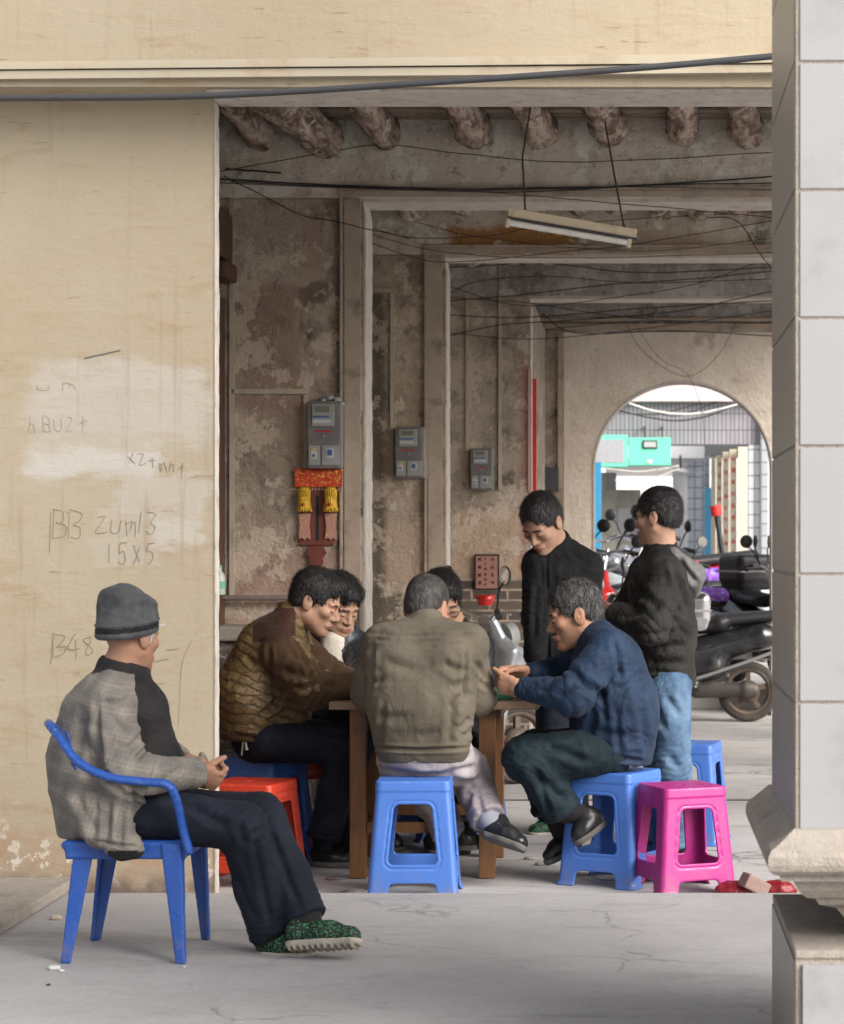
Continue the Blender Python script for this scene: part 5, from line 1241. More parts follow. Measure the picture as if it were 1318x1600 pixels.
        sdf_obj('jacket', q, lo, hi, t.get('res', .0062), mats, r, disp_fn(t.get('amp', .014), t.get('sc', (7, 7, 9)), t.get('seed', 5), t.get('cr', ()), elbows=el), 1, t.get('mf'))
    if inner:
        lo, hi = inner['bb']; sdf_obj(inner.get('name', 'shirt'), inner['q'], lo, hi, .005, [M[inner['m']]], r, disp_fn(.006, (10, 10, 12), 8), 1)
    for f in shoes:
        s, Ts = shoe(r, f['heel'], f['toe'], f.get('up', (0, 0, 1)), f.get('m', 'shoe'), f.get('ms', 'sole'), tread=f.get('tread', False))
        a = g['an'+f['s']]; kk = unit(g['kn'+f['s']]-a)
        if f.get('sock', 'inner'):
            q = [RC(a+kk*.09, a, .048, .046, k=.01), RC(a, A3(f['heel'])+unit(A3(f['toe'])-A3(f['heel']))*.055+unit(f.get('up', (0, 0, 1)))*.07, 0.046, .040)]
            lo, hi = bb([a+kk*.09, f['heel']], .13); sdf_obj('sock', q, lo, hi, .005, [M[f.get('sock', 'inner')]], r)
    return r, T, g

# ---- 1. old man in the blue armchair
j = dict(pel=P(168, 1268, 7.43), mid=P(158, 1200, 7.43), chest=P(170, 1118, 7.43), neck=P(188, 1056, 7.43), head=P(205, 992, 7.44),
         shL=P(188, 1092, 7.60), shR=P(168, 1100, 7.29), elL=P(252, 1190, 7.66), elR=P(200, 1212, 7.21), wrL=P(300, 1192, 7.50), wrR=P(300, 1208, 7.33),
         hipL=P(205, 1268, 7.53), hipR=P(205, 1268, 7.33), knL=P(408, 1276, 7.53), knR=P(378, 1292, 7.32), anL=P(480, 1436, 7.38), anR=P(424, 1462, 7.43), hem=P(175, 1346, 7.20))
hd = [dict(wr=P(304, 1207, 7.345), d=(.86, .30, -.38), n=(.25, .9, .25), side=1, curl=((1.25, 1.0, .6), (1.3, 1.05, .6), (1.35, 1.05, .6), (1.4, 1.0, .6)), s=.98, thumb=(.5, .3, .8), tc=.5),
      dict(wr=P(307, 1194, 7.47), d=(.78, -.50, -.28), n=(.05, -.75, -.6), side=-1, curl=((1.05, 1.2, .7), (1.1, 1.2, .7), (1.15, 1.2, .7), (1.2, 1.2, .7)), s=.98, thumb=(.6, .2, .5), tc=.5)]
inq = [RC(P(200, 1056, 7.43), P(216, 1110, 7.43), .060, .088, k=.04, lat=(0, 1, 0), ws=1.2), RC(P(216, 1110, 7.43), P(232, 1185, 7.44), .088, .100, k=.04, lat=(0, 1, 0), ws=1.25), RC(P(250, 1180, 7.45), P(266, 1190, 7.43), .050, .038, k=.04, lat=(0, 1, 0), ws=1.5),
       TOR(P(200, 1048, 7.43), (.45, 0, 1), .058, .012, 2.6, k=.02), RC(P(226, 1058, 7.39), P(236, 1078, 7.38), .016, .014, k=.02)]
lo, hi = bb([P(200, 1056, 7.43), P(255, 1190, 7.45)], .17)
inq += [RC(P(232, 1200, 7.43), P(245, 1262, 7.43), .09, .092, k=.04, lat=(0, 1, 0), ws=1.4)]
hi[0] += .05; lo[2] -= .15
cr1 = [(150, 1120, 162, 1200, 6, .010), (162, 1200, 196, 1240, 5, .010), (196, 1239, 250, 1243, 4, .010), (230, 1105, 236, 1160, 5, .008), (152, 1090, 160, 1240, 5, .008), (163, 1098, 205, 1090, 4, .006), (205, 1150, 175, 1120, 7, .008), (240, 1130, 195, 1175, 7, .012), (238, 1150, 212, 1188, 5, .014), (160, 1240, 130, 1200, 8, .008), (190, 1262, 188, 1318, 5, .012), (172, 1250, 165, 1320, 7, .010), (150, 1250, 148, 1312, 8, .008), (135, 1120, 110, 1210, 9, .007), (210, 1225, 214, 1300, 6, .01), (150, 1313, 222, 1322, 3, .008), (120, 1240, 150, 1300, 7, .008), (262, 1212, 285, 1195, 5, .006), (235, 1218, 250, 1190, 5, .006)]
r1, T1, g1 = person('old man in a grey knitted cap and plaid jacket sitting in the blue armchair', P(230, 0, 7.43)*1, j,
    dict(r=(.070, .138, .148, .150, .076, .068, .050), m=['plaid', 'inner'], ws=1.18, cr=cr1, hn=(.12, 0, -1), cuff=.0, amp=.010, seed=12, res=.0055, ch=.014, cr_=.072, cs=4.2, cn=(.28, 0, 1),
         extra=[RC(P(156, 1180, 7.43), P(168, 1290, 7.43), .152, .155, k=.05, lat=(0, 1, 0), ws=1.15), RC(P(195, 1215, 7.28), P(192, 1318, 7.32), .06, .075, k=.05), RC(P(135, 1255, 7.25), P(152, 1308, 7.20), .07, .032, k=.04), RC(P(186, 1250, 7.23), P(192, 1330, 7.175), .055, .030, k=.04), RC(P(150, 1298, 7.19), P(205, 1320, 7.165), .032, .032, k=.03), RC(P(180, 1325, 7.165), P(212, 1330, 7.165), .026, .026, k=.02)],
         cut=[BX((-1.65, 7.50, .25), (.40, .285, .205), None, .01, 's', .01), RC(P(250, 1070, 7.43), P(262, 1190, 7.45), .07, .09, 's', .02, lat=(0, 1, 0), ws=1.25), RC(P(262, 1190, 7.45), P(262, 1330, 7.45), .10, .10, 's', .02, lat=(0, 1, 0), ws=1.6)],
         mf=lambda c, n: ((lambda X, Y: (((Y > 1330) & (X > 168) & (X < 235)) | ((np.hypot(c[:, 0]-P(188, 1050, 7.43).x, c[:, 1]-7.43) < .095) & (Y < 1052))).astype(int))(*pxy(c)))),
    dict(m='blacktr', r=(.090, .074, .068, .070), amp=.007, seed=21, po=(.03, 0, 0), pr=.10, cr=[(395, 1300, 425, 1450, 6, .008), (385, 1320, 375, 1290, 6, .01), (300, 1262, 360, 1290, 8, .008), (420, 1290, 470, 1420, 6, .007), (260, 1250, 330, 1262, 7, .008), (360, 1340, 400, 1440, 6, .006)]),
    dict(f=(.54, .83, -.12), skin='skin1', style='cap', s=.985), hd,
    [dict(s='R', heel=P(404, 1492, 7.46), toe=P(492, 1494, 7.36), m='greenshoe', ms='sole_w'), dict(s='L', heel=P(448, 1480, 7.34), toe=P(570, 1474, 7.27), up=(.10, .30, 1), m='greenshoe', ms='sole_w', tread=True)],
    res=.0034, inner=dict(name='inner_jacket', q=inq, bb=(lo, hi), m='inner'))
r1.location = r1.location   # base of the figure
# cap
Tc = T1
cq = [ELL((0, -.014, .048), (.088, .107, .100), T=Tc), ELL((0, -.045, .112), (.066, .070, .052), k=.05, T=Tc), ELL((0, -.05, .0), (.080, .075, .06), k=.04, T=Tc), PL((0, .10, .018), (0, .22, -1), T=Tc), PL((0, -.10, -.035), (0, .32, -1), T=Tc)]
lo, hi = bb([g1['head']], .23)
def capm(c, n):
    p = ((c-Tc[1])@Tc[0])/Tc[2]; v = p[:, 2]-(.000+.24*p[:, 1]+.002); return ((v > .018) & (v < .036)).astype(int)
def capd(V, N):
    p = ((V-Tc[1])@Tc[0])/Tc[2]; v = p[:, 2]-(.002+.24*p[:, 1]); a = np.clip((v-.05)/.05, 0, 1)
    return a*.030*(ridged(p*np.array((9, 12, 12.)), 31, 2)-.62)+.004*np.exp(-((v-.043)/.004)**2)-.003*np.exp(-((v-.037)/.003)**2)+.0035*np.exp(-((v-.008)/.008)**2)
cap_ = sdf_obj('cap', cq, lo, hi, .0036, [M['wool'], M['woolb']], r1, capd, 1, capm)
pt = A3(Tc[0])@A3((.088, .052, .040))*.985+Tc[1]
MB().obox(pt+A3((-.009, -.008, -.002)), pt+A3((.009, -.003, .002)), .003, .006, bev=.001).build('badge', M['mwhite'], cap_)
# grey sideburn
pt = lambda v: A3(Tc[0])@A3(v)*.985+Tc[1]
sdf_obj('sideburn', [RC(pt((.066, .024, .012)), pt((.067, .022, -.026)), .010, .004, lat=unit(T1[0][:, 1]), ws=1.4)], *bb([g1['head']], .17), .0034, [M['hair_w']], r1)

# ---- 2. man in the brown quilted jacket
j = dict(pel=P(402, 1150, 9.82), mid=P(396, 1085, 9.82), chest=P(425, 1018, 9.82), neck=P(458, 962, 9.82), head=P(495, 938, 9.80),
         shL=P(455, 1008, 9.99), shR=P(440, 1015, 9.66), elL=P(515, 1062, 10.02), elR=P(486, 1078, 9.56), wrL=P(580, 1072, 9.92), wrR=P(570, 1072, 9.66),
         hipL=P(425, 1155, 9.92), hipR=P(420, 1155, 9.72), knL=P(552, 1160, 9.98), knR=P(545, 1165, 9.74), anL=P(535, 1300, 10.0), anR=P(505, 1308, 9.80), hem=P(410, 1152, 9.82))
shp = [(0, 0)]
def mf2(c, n):
    X, Y = pxy(c); sl = (np.hypot((X-455)/58, (Y-1050)/95) < 0) 
    # sleeve: near the arm axes
    def seg(a, b):
        a = A3(a); b = A3(b); ab = b-a; t = np.clip(((c-a)@ab)/(ab@ab), 0, 1); return np.linalg.norm(c-a-t[:, None]*ab, axis=1)
    m = np.zeros(len(c), int)
    ds = np.minimum(np.minimum(seg(j['shR']+Vector((0, -.06, -.02)), j['elR']), seg(j['elR'], j['wrR'])), np.minimum(seg(j['elL'], j['shL']), seg(j['elL'], j['wrL'])))
    m[ds < .093] = 1
    yk = (Y < 1003) & (Y > 950) & (X < 462) & (Y < 1000-.30*(X-415)+8) & (X > 395)
    m[yk & (Y > 950+.0*(X))] = 2
    m[(Y > 1146-.0*(X-400)) & (X < 448)] = 1
    return m
cr2 = [(420, 1008, 432, 1100, 4, .010), (452, 980, 490, 1060, 4, .008), (405, 1120, 440, 1085, 5, .010), (418, 1125, 448, 1105, 3, .010), (362, 1146, 475, 1158, 3, .008), (455, 1020, 500, 1045, 5, .010), (440, 1045, 490, 1058, 6, .010), (455, 1075, 500, 1062, 5, .01), (505, 1070, 530, 1068, 6, .006), (384, 1022, 400, 1040, 6, .006)]
r2, T2, g2 = person('man in a brown quilted jacket leaning over the left end of the table', P(440, 0, 9.8)*1, j,
    dict(r=(.078, .142, .158, .150, .090, .082, .052), m=['quiltb', 'brownvelvet', 'yoke'], mf=mf2, cr=cr2, hn=(.05, 0, -1), amp=.012, seed=3, ef=.018, ch=.004, cr_=.070, cs=3.6, cn=(.5, 0, 1),
         extra=[RC(P(455, 1060, 9.80), P(452, 1140, 9.80), .10, .085, k=.05, lat=(0, 1, 0), ws=1.4), RC(P(470, 1110, 9.72), P(466, 1158, 9.72), .03, .03, k=.03)]),
    dict(m='blacktr', r=(.098, .082, .072, .070), seed=23, cr=[(480, 1130, 545, 1150, 6, .008), (540, 1190, 520, 1290, 6, .01)]),
    dict(f=(.90, -.10, -.42), style='side', s=1.10, seed=4), [dict(wr=P(572, 1072, 9.68), d=(.9, .3, -.1), n=(0, 0, -1), side=1), dict(wr=P(582, 1072, 9.9), d=(.9, -.2, -.1), n=(0, 0, -1), side=-1)],
    [dict(s='R', heel=P(488, 1350, 9.92), toe=P(552, 1352, 9.86), sock='teal'), dict(s='L', heel=P(520, 1345, 10.05), toe=P(578, 1345, 10.0))])
MB().tube([P(380, 1158, 9.66), P(378, 1180, 9.66)], .004, 6).tube([P(384, 1158, 9.66), P(386, 1172, 9.66)], .008, 6).build('key_chain', M['alu'], r2)

# ---- 3. man in the shiny blue-black jacket and white shirt
j = dict(pel=P(520, 1150, 10.5), mid=P(520, 1090, 10.48), chest=P(524, 1030, 10.46), neck=P(530, 985, 10.42), head=P(529, 942, 10.36),
         shL=P(560, 1012, 10.44), shR=P(500, 1010, 10.64), elL=P(566, 1058, 10.22), elR=P(505, 1075, 10.5), wrL=P(600, 1072, 10.02), wrR=P(560, 1075, 10.3),
         hipL=P(535, 1160, 10.40), hipR=P(510, 1160, 10.6), knL=P(610, 1170, 10.25), knR=P(580, 1170, 10.5), anL=P(600, 1290, 10.4), anR=P(570, 1290, 10.6), hem=P(520, 1160, 10.5))
r3, T3, g3 = person('man in a shiny dark jacket and white shirt, half hidden behind the brown quilted jacket', P(530, 0, 10.5)*1, j,
    dict(r=(.075, .125, .135, .135, .072, .068, .05), m='leather', amp=.018, seed=9, ch=.0, cr_=.068, cs=3.0, cut=[RC(P(522, 985, 10.22), P(520, 1060, 10.22), .055, .075, 's', .01)]),
    dict(m='blacktr', seed=25), dict(f=(.62, -.55, -.50), style='full', s=1.08, seed=14), (), [dict(s='L', heel=P(598, 1325, 10.5), toe=P(625, 1330, 10.35)), dict(s='R', heel=P(560, 1318, 10.6), toe=P(590, 1325, 10.5))],
    inner=dict(name='shirt', q=[RC(P(522, 1003, 10.36), P(519, 1070, 10.37), .055, .10, k=.03, lat=(1, 0, 0), ws=1.1)], bb=bb([P(524, 995, 10.35), P(521, 1070, 10.37)], .14), m='shirt'))

# ---- 4. man in the olive jacket, back to the camera
j = dict(pel=P(662, 1168, 9.22), mid=P(656, 1100, 9.19), chest=P(659, 1035, 9.24), neck=P(666, 978, 9.30), head=P(667, 948, 9.375),
         shL=P(598, 1012, 9.27), shR=P(728, 1012, 9.27), elL=P(582, 1082, 9.30), elR=P(742, 1088, 9.34), wrL=P(600, 1086, 9.60), wrR=P(722, 1084, 9.62),
         hipL=P(625, 1188, 9.27), hipR=P(703, 1188, 9.27), knL=P(655, 1200, 9.68), knR=P(728, 1203, 9.56), anL=P(700, 1302, 9.52), anR=P(762, 1280, 9.33), hem=P(658, 1188, 9.22))
cr4 = [(578, 990, 755, 990, 3.2, .009), (582, 1001, 745, 998, 3, .004), (584, 1008, 580, 1080, 4, .012), (727, 1008, 724, 1090, 4, .013), (580, 1063, 600, 1060, 5, .007), (585, 1115, 640, 1120, 8, .006), (730, 1050, 690, 1035, 7, .008), (735, 1060, 700, 1075, 7, .009), (728, 1075, 700, 1110, 8, .009), (740, 1030, 762, 1065, 5, .008), (745, 1060, 768, 1075, 5, .008), (578, 1168, 735, 1168, 3, .009), (706, 1090, 700, 1165, 6, .007), (735, 1120, 715, 1140, 6, .012), (738, 1135, 720, 1150, 5, .01), (600, 1030, 650, 1045, 8, .005), (600, 1098, 592, 1165, 5, .006), (565, 1040, 572, 1075, 5, .007), (650, 1150, 690, 1140, 8, .005)]
r4, T4, g4 = person('man in an olive jacket and pale trousers, seated with his back to the camera', P(660, 0, 9.2)*1, j,
    dict(r=(.072, .142, .140, .132, .080, .078, .060), m='olive', ws=1.36, cr=cr4, hn=(0, 0, -1), amp=.008, seed=6, res=.0055, ch=.016, cr_=.068, cs=2.6, ef=.014,
         extra=[RC(P(600, 1003, 9.24), P(734, 1003, 9.24), .070, .070, k=.05), RC(P(618, 1030, 9.17), P(620, 1160, 9.17), .10, .08, k=.05), RC(P(700, 1030, 9.17), P(696, 1160, 9.17), .10, .08, k=.05), RC(P(585, 1060, 9.27), P(584, 1085, 9.32), .076, .072, k=.03)]),
    dict(m='lilac', r=(.094, .088, .072, .070), pr=.128, pw=1.45, seed=27, amp=.013, cr=[(590, 1200, 700, 1212, 5, .008), (640, 1215, 750, 1195, 6, .009), (700, 1215, 745, 1225, 7, .01), (735, 1235, 722, 1270, 6, .008), (745, 1240, 755, 1275, 5, .006)]),
    dict(f=(.30, .86, -.42), style='crop', hair='hair_s', skin='skin1', s=1.08), [dict(wr=P(602, 1084, 9.6), d=(.3, .9, -.1), n=(0, 0, -1), side=1), dict(wr=P(720, 1084, 9.62), d=(-.3, .9, -.1), n=(0, 0, -1), side=-1)],
    [dict(s='R', heel=P(752, 1306, 9.33), toe=P(822, 1330, 9.22), up=(.25, .38, .9), sock='sock'), dict(s='L', heel=P(705, 1325, 9.52), toe=P(748, 1324, 9.58), sock='sock')])
mb = MB(); c = P(783, 1292, 9.2)
for a in (-1, 1): mb.tube(curve_pts([c, c+Vector((a*.018, -.01, .02)), c+Vector((a*.03, -.004, .012))], 8), .0025, 5)
mb.build('laces', M['shoe'], r4)

# ---- 5. person with glasses behind the olive jacket
j = dict(pel=P(705, 1150, 10.78), mid=P(706, 1090, 10.75), chest=P(706, 1030, 10.72), neck=P(700, 975, 10.68), head=P(688, 938, 10.62),
         shL=P(748, 1008, 10.70), shR=P(665, 1008, 10.74), elL=P(752, 1068, 10.66), elR=P(655, 1070, 10.6), wrL=P(715, 1088, 10.30), wrR=P(680, 1088, 10.3),
         hipL=P(725, 1165, 10.7), hipR=P(690, 1165, 10.7), knL=P(728, 1170, 10.32), knR=P(680, 1170, 10.32), anL=P(715, 1290, 10.45), anR=P(680, 1290, 10.45), hem=P(705, 1160, 10.78))
r5, T5, g5 = person('dark haired player with glasses and a red striped dark jacket, behind the olive jacket', P(700, 0, 10.6)*1, j,
    dict(r=(.07, .125, .13, .13, .068, .062, .045), m='leather', amp=.012, seed=19, extra=[], ch=.0), dict(m='blacktr', seed=29),
    dict(f=(.30, -.80, -.42), style='full', s=1.12, seed=8), (), [dict(s='L', heel=P(715, 1318, 10.5), toe=P(722, 1335, 10.25)), dict(s='R', heel=P(680, 1318, 10.5), toe=P(678, 1335, 10.25))])
pt = lambda v: Vector(A3(T5[0])@A3(v)*1.12+T5[1])
mb = MB()
for s in (-1, 1):
    ring_ = [pt((s*.031+.019*math.cos(a), .103, -.010+.013*math.sin(a))) for a in [i*math.pi/8 for i in range(17)]]; mb.tube(ring_, .0018, 5)
    mb.tube([pt((s*.05, .102, -.006)), pt((s*.078, .06, -.006)), pt((s*.08, -.0, -.004))], .0018, 5)
mb.tube([pt((-.012, .103, -.008)), pt((.012, .103, -.008))], .0018, 5); mb.build('glasses', M['black'], r5)
sdf_obj('red_stripe', [RC(P(716, 990, 10.565), P(740, 983, 10.53), .014, .008, k=.008), RC(P(728, 984, 10.55), P(745, 1000, 10.53), .008, .004, k=.008), RC(P(700, 985, 10.56), P(714, 990, 10.565), .01, .01, k=.008)], *bb([P(716, 990, 10.56), P(740, 990, 10.52)], .1), .004, [M['redp']], r5)

# ---- 6. standing man in black looking down
j = dict(pel=P(880, 1035, 11.08), mid=P(876, 965, 11.08), chest=P(875, 900, 11.08), neck=P(866, 852, 11.06), head=P(845, 815, 10.98),
         shL=P(917, 884, 11.08), shR=P(838, 882, 11.03), elL=P(920, 965, 11.15), elR=P(836, 965, 10.94), wrL=P(910, 1035, 11.1), wrR=P(834, 1030, 10.86),
         hipL=P(893, 1045, 11.1), hipR=P(866, 1045, 11.04), knL=P(892, 1165, 11.08), knR=P(862, 1165, 11.0), anL=P(895, 1275, 11.12), anR=P(862, 1278, 11.05), hem=P(878, 1045, 11.08))
r6, T6, g6 = person('standing man in a black jacket looking down at the game from behind the table', P(875, 1299, 11.08)*1, j,
    dict(r=(.075, .125, .130, .140, .072, .060, .05), m='blackjk', amp=.010, seed=33, hn=(0, 0, -1), extra=[RC(P(888, 870, 11.08), P(915, 890, 11.08), .05, .06, k=.05)], ch=.006, cs=3.4, cr_=.075, cr=[(890, 860, 915, 880, 5, .006), (838, 905, 834, 1000, 5, .01), (905, 890, 900, 980, 6, .010), (853, 868, 856, 1040, 2.5, .008), (846, 885, 846, 1000, 5, .005)]),
    dict(m='blacktr', r=(.09, .076, .072, .07), seed=31), dict(f=(-.42, -.66, -.62), style='short', s=1.14, seed=11), [dict(wr=P(834, 1028, 10.86), d=(0, -.1, -1), n=(.8, .5, 0), side=1), dict(wr=P(910, 1035, 11.1), d=(0, -.1, -1), n=(-.8, .5, 0), side=-1)],
    [dict(s='R', heel=P(878, 1302, 11.14), toe=P(826, 1306, 10.95), m='greenshoe', ms='sole_w', sock='shirt'), dict(s='L', heel=P(905, 1296, 11.15), toe=P(880, 1303, 10.95))])

# ---- 7. man in the navy jacket
j = dict(pel=P(962, 1158, 9.44), mid=P(966, 1100, 9.44), chest=P(948, 1035, 9.42), neck=P(922, 985, 9.41), head=P(896, 957, 9.40),
         shL=P(950, 1012, 9.26), shR=P(930, 1008, 9.60), elL=P(893, 1088, 9.16), elR=P(878, 1055, 9.66), wrL=P(818, 1076, 9.24), wrR=P(830, 1052, 9.48),
         hipL=P(950, 1172, 9.35), hipR=P(950, 1168, 9.53), knL=P(824, 1186, 9.30), knR=P(838, 1178, 9.58), anL=P(880, 1268, 9.36), anR=P(862, 1268, 9.52), hem=P(962, 1188, 9.44))
hd7 = [dict(wr=P(812, 1078, 9.24), d=(-.86, .18, .22), n=(.15, .85, .35), side=-1, curl=((.9, .9, .5), (1.0, .9, .5), (1.1, .9, .5), (1.2, .9, .5)), s=1.05, thumb=(.9, .25, .1), tc=.1),
       dict(wr=P(826, 1052, 9.47), d=(-.93, -.20, .10), n=(-.05, -.60, -.75), side=1, curl=((.35, .7, .4), (.5, .9, .5), (.7, 1.0, .5), (.9, 1.0, .5)), s=1.05, thumb=(.9, .3, .35), tc=.25)]
cr7 = [(958, 1000, 968, 1060, 5, .008), (890, 1045, 930, 1085, 8, .010), (900, 1060, 950, 1090, 8, .008), (865, 1090, 900, 1062, 7, .008), (940, 1075, 945, 1130, 6, .01), (960, 1080, 1005, 1050, 7, .007), (960, 1100, 968, 1185, 6, .007), (1000, 1100, 1010, 1180, 6, .008), (900, 1170, 1010, 1190, 4, .009), (915, 1150, 930, 1110, 7, .01), (840, 1080, 862, 1070, 6, .008), (985, 1030, 1005, 1110, 8, .006), (930, 1140, 990, 1150, 7, .006)]
r7, T7, g7 = person('man in a navy jacket seated at the right of the table with hands together', P(930, 0, 9.42)*1, j,
    dict(r=(.074, .135, .150, .140, .080, .073, .046), m='navy', cr=cr7, hn=(-.1, 0, -1), amp=.012, seed=41, res=.0055, ch=.004, cr_=.064, cs=2.6, cuff=.01, ef=.016,
         extra=[RC(P(925, 1100, 9.42), P(925, 1150, 9.42), .11, .09, k=.05, lat=(0, 1, 0), ws=1.4), RC(P(975, 1130, 9.44), P(972, 1170, 9.44), .13, .12, k=.05, lat=(0, 1, 0), ws=1.3)]),
    dict(m='teal', r=(.100, .096, .082, .078), seed=43, amp=.015, pr=.11, cr=[(800, 1200, 845, 1270, 7, .01), (830, 1200, 880, 1250, 7, .01), (850, 1160, 920, 1190, 7, .01), (820, 1170, 900, 1165, 6, .006), (840, 1210, 860, 1275, 5, .008)]),
    dict(f=(-.92, -.06, -.28), style='short', hair='hair_g', skin='skin1', s=1.13, seed=17, moust=1), hd7,
    [dict(s='L', heel=P(944, 1285, 9.38), toe=P(896, 1322, 9.28), up=(-.5, -.1, .85)), dict(s='R', heel=P(906, 1322, 9.58), toe=P(850, 1352, 9.46), up=(-.45, -.1, .9))], res=.0034)

# ---- 8. standing man in the hooded jacket
j = dict(pel=P(1040, 1055, 10.08), mid=P(1034, 985, 10.08), chest=P(1032, 915, 10.08), neck=P(1032, 862, 10.08), head=P(1027, 805, 10.06),
         shL=P(1040, 900, 9.92), shR=P(1010, 895, 10.25), elL=P(1018, 982, 9.84), elR=P(968, 978, 10.20), wrL=P(958, 958, 9.98), wrR=P(1000, 985, 10.0),
         hipL=P(1045, 1075, 10.0), hipR=P(1038, 1075, 10.16), knL=P(1048, 1200, 10.0), knR=P(1035, 1200, 10.2), anL=P(1059, 1318, 10.08), anR=P(1036, 1310, 10.28), hem=P(1040, 1072, 10.08))
hood = [RC(P(1052, 868, 10.00), P(1082, 900, 10.0), .035, .05, k=.05), RC(P(1048, 866, 10.12), P(1080, 898, 10.1), .035, .05, k=.05), RC(P(1082, 900, 10.03), P(1086, 925, 10.06), .05, .025, k=.04)]
cr8 = [(1050, 880, 1075, 960, 5, .009), (960, 965, 1040, 940, 7, .010), (985, 990, 1070, 985, 6, .006), (1010, 1010, 1070, 1005, 6, .006), (1010, 1032, 1072, 1036, 7, .010), (1015, 1048, 1070, 1052, 7, .010), (1000, 920, 1040, 960, 8, .008), (1008, 1060, 1075, 1062, 4, .01), (990, 900, 1010, 940, 6, .007), (1048, 960, 1078, 1000, 6, .007)]
r8, T8, g8 = person('standing man in a charcoal hooded jacket and jeans with folded arms', P(1045, 1345, 10.1)*1, j,
    dict(r=(.078, .132, .135, .125, .080, .070, .052), m='hoodjk', cr=cr8, hn=(0, 0, -1), amp=.012, seed=51, ch=.014, cs=3.4, cr_=.066, res=.0055),
    dict(m='jeans', r=(.094, .080, .074, .070), seed=53, amp=.012, pr=.115, cr=[(1040, 1085, 1062, 1120, 6, .008), (1020, 1100, 1040, 1140, 6, .008), (1045, 1180, 1062, 1200, 6, .008), (1040, 1225, 1062, 1240, 6, .008)]),
    dict(f=(-.84, .42, -.10), style='short', s=1.02, seed=20), [dict(wr=P(960, 958, 9.98), d=(-.5, .7, .1), n=(.6, .5, -.2), side=1), dict(wr=P(1000, 984, 10.02), d=(.8, -.25, -.1), n=(0, .6, .2), side=-1)],
    [dict(s='L', heel=P(1062, 1347, 10.14), toe=P(1040, 1347, 10.32)), dict(s='R', heel=P(1035, 1338, 10.3), toe=P(1010, 1335, 10.45))])
sdf_obj('hood', hood, *bb([P(1052, 868, 10.02), P(1086, 925, 10.05)], .14), .005, [M['hood']], r8, disp_fn(.014, (9, 9, 9), 61, [(1060, 872, 1088, 910, 4, .012), (1048, 880, 1078, 925, 4, .010)]), 1)
for rr in (r1,): rr.location.z = rr.location.z
# ------------------------------------------------------------------ scooters and motorcycles
def wheel(root, x, z, R, y, w=.045, hub=.09):
    t = MB()
    n = 40; prof = [(R-.055, -w*.8), (R-.02, -w), (R-.004, -w*.55), (R, 0), (R-.004, w*.55), (R-.02, w), (R-.055, w*.8)]
    t.lathe((x, y, z), prof, n, (0, 1, 0), False); wh = t.build('wheel', M['tyre'], root)
    d = MB()
    prof = [(R-.058, -w*.7), (R-.075, -w*.72), (R-.085, -w*.3), (R-.085, w*.3), (R-.075, w*.72), (R-.058, w*.7)]
    d.lathe((x, y, z), prof, n, (0, 1, 0), False); d.lathe((x, y, z), [(.02, -w*1.1), (hub, -w*.9), (hub, w*.9), (.02, w*1.1)], 20, (0, 1, 0))
    for k in range(5):
        a = k*2*math.pi/5+.3; d.obox((x+.03*math.cos(a), y, z+.03*math.sin(a)), (x+(R-.075)*math.cos(a), y, z+(R-.075)*math.sin(a)), .035, .03, (0, 1, 0))
    d.build('rim', M['rim'], wh); return wh
def mirror(root, a, b, n=(0, -1, 0), r=.055):
    a = Vector(a); b = Vector(b); MB().tube(curve_pts([a, (a+b)/2+Vector((.01, 0, .02)), b-Vector((0, 0, .03))], 8), .007, 6).build('mirror_stem', M['black'], root)
    n = Vector(n).normalized(); m = MB().lathe(b-n*.012, [(.012, -.012), (r*.85, -.002), (r, .006), (r, .014)], 22, n).build('mirror_shell', M['black'], root)
    MB().lathe(b-n*.012, [(r*.9, .0145), (r*.9, .0165)], 22, n).build('mirror_glass', M['mirror'], m)
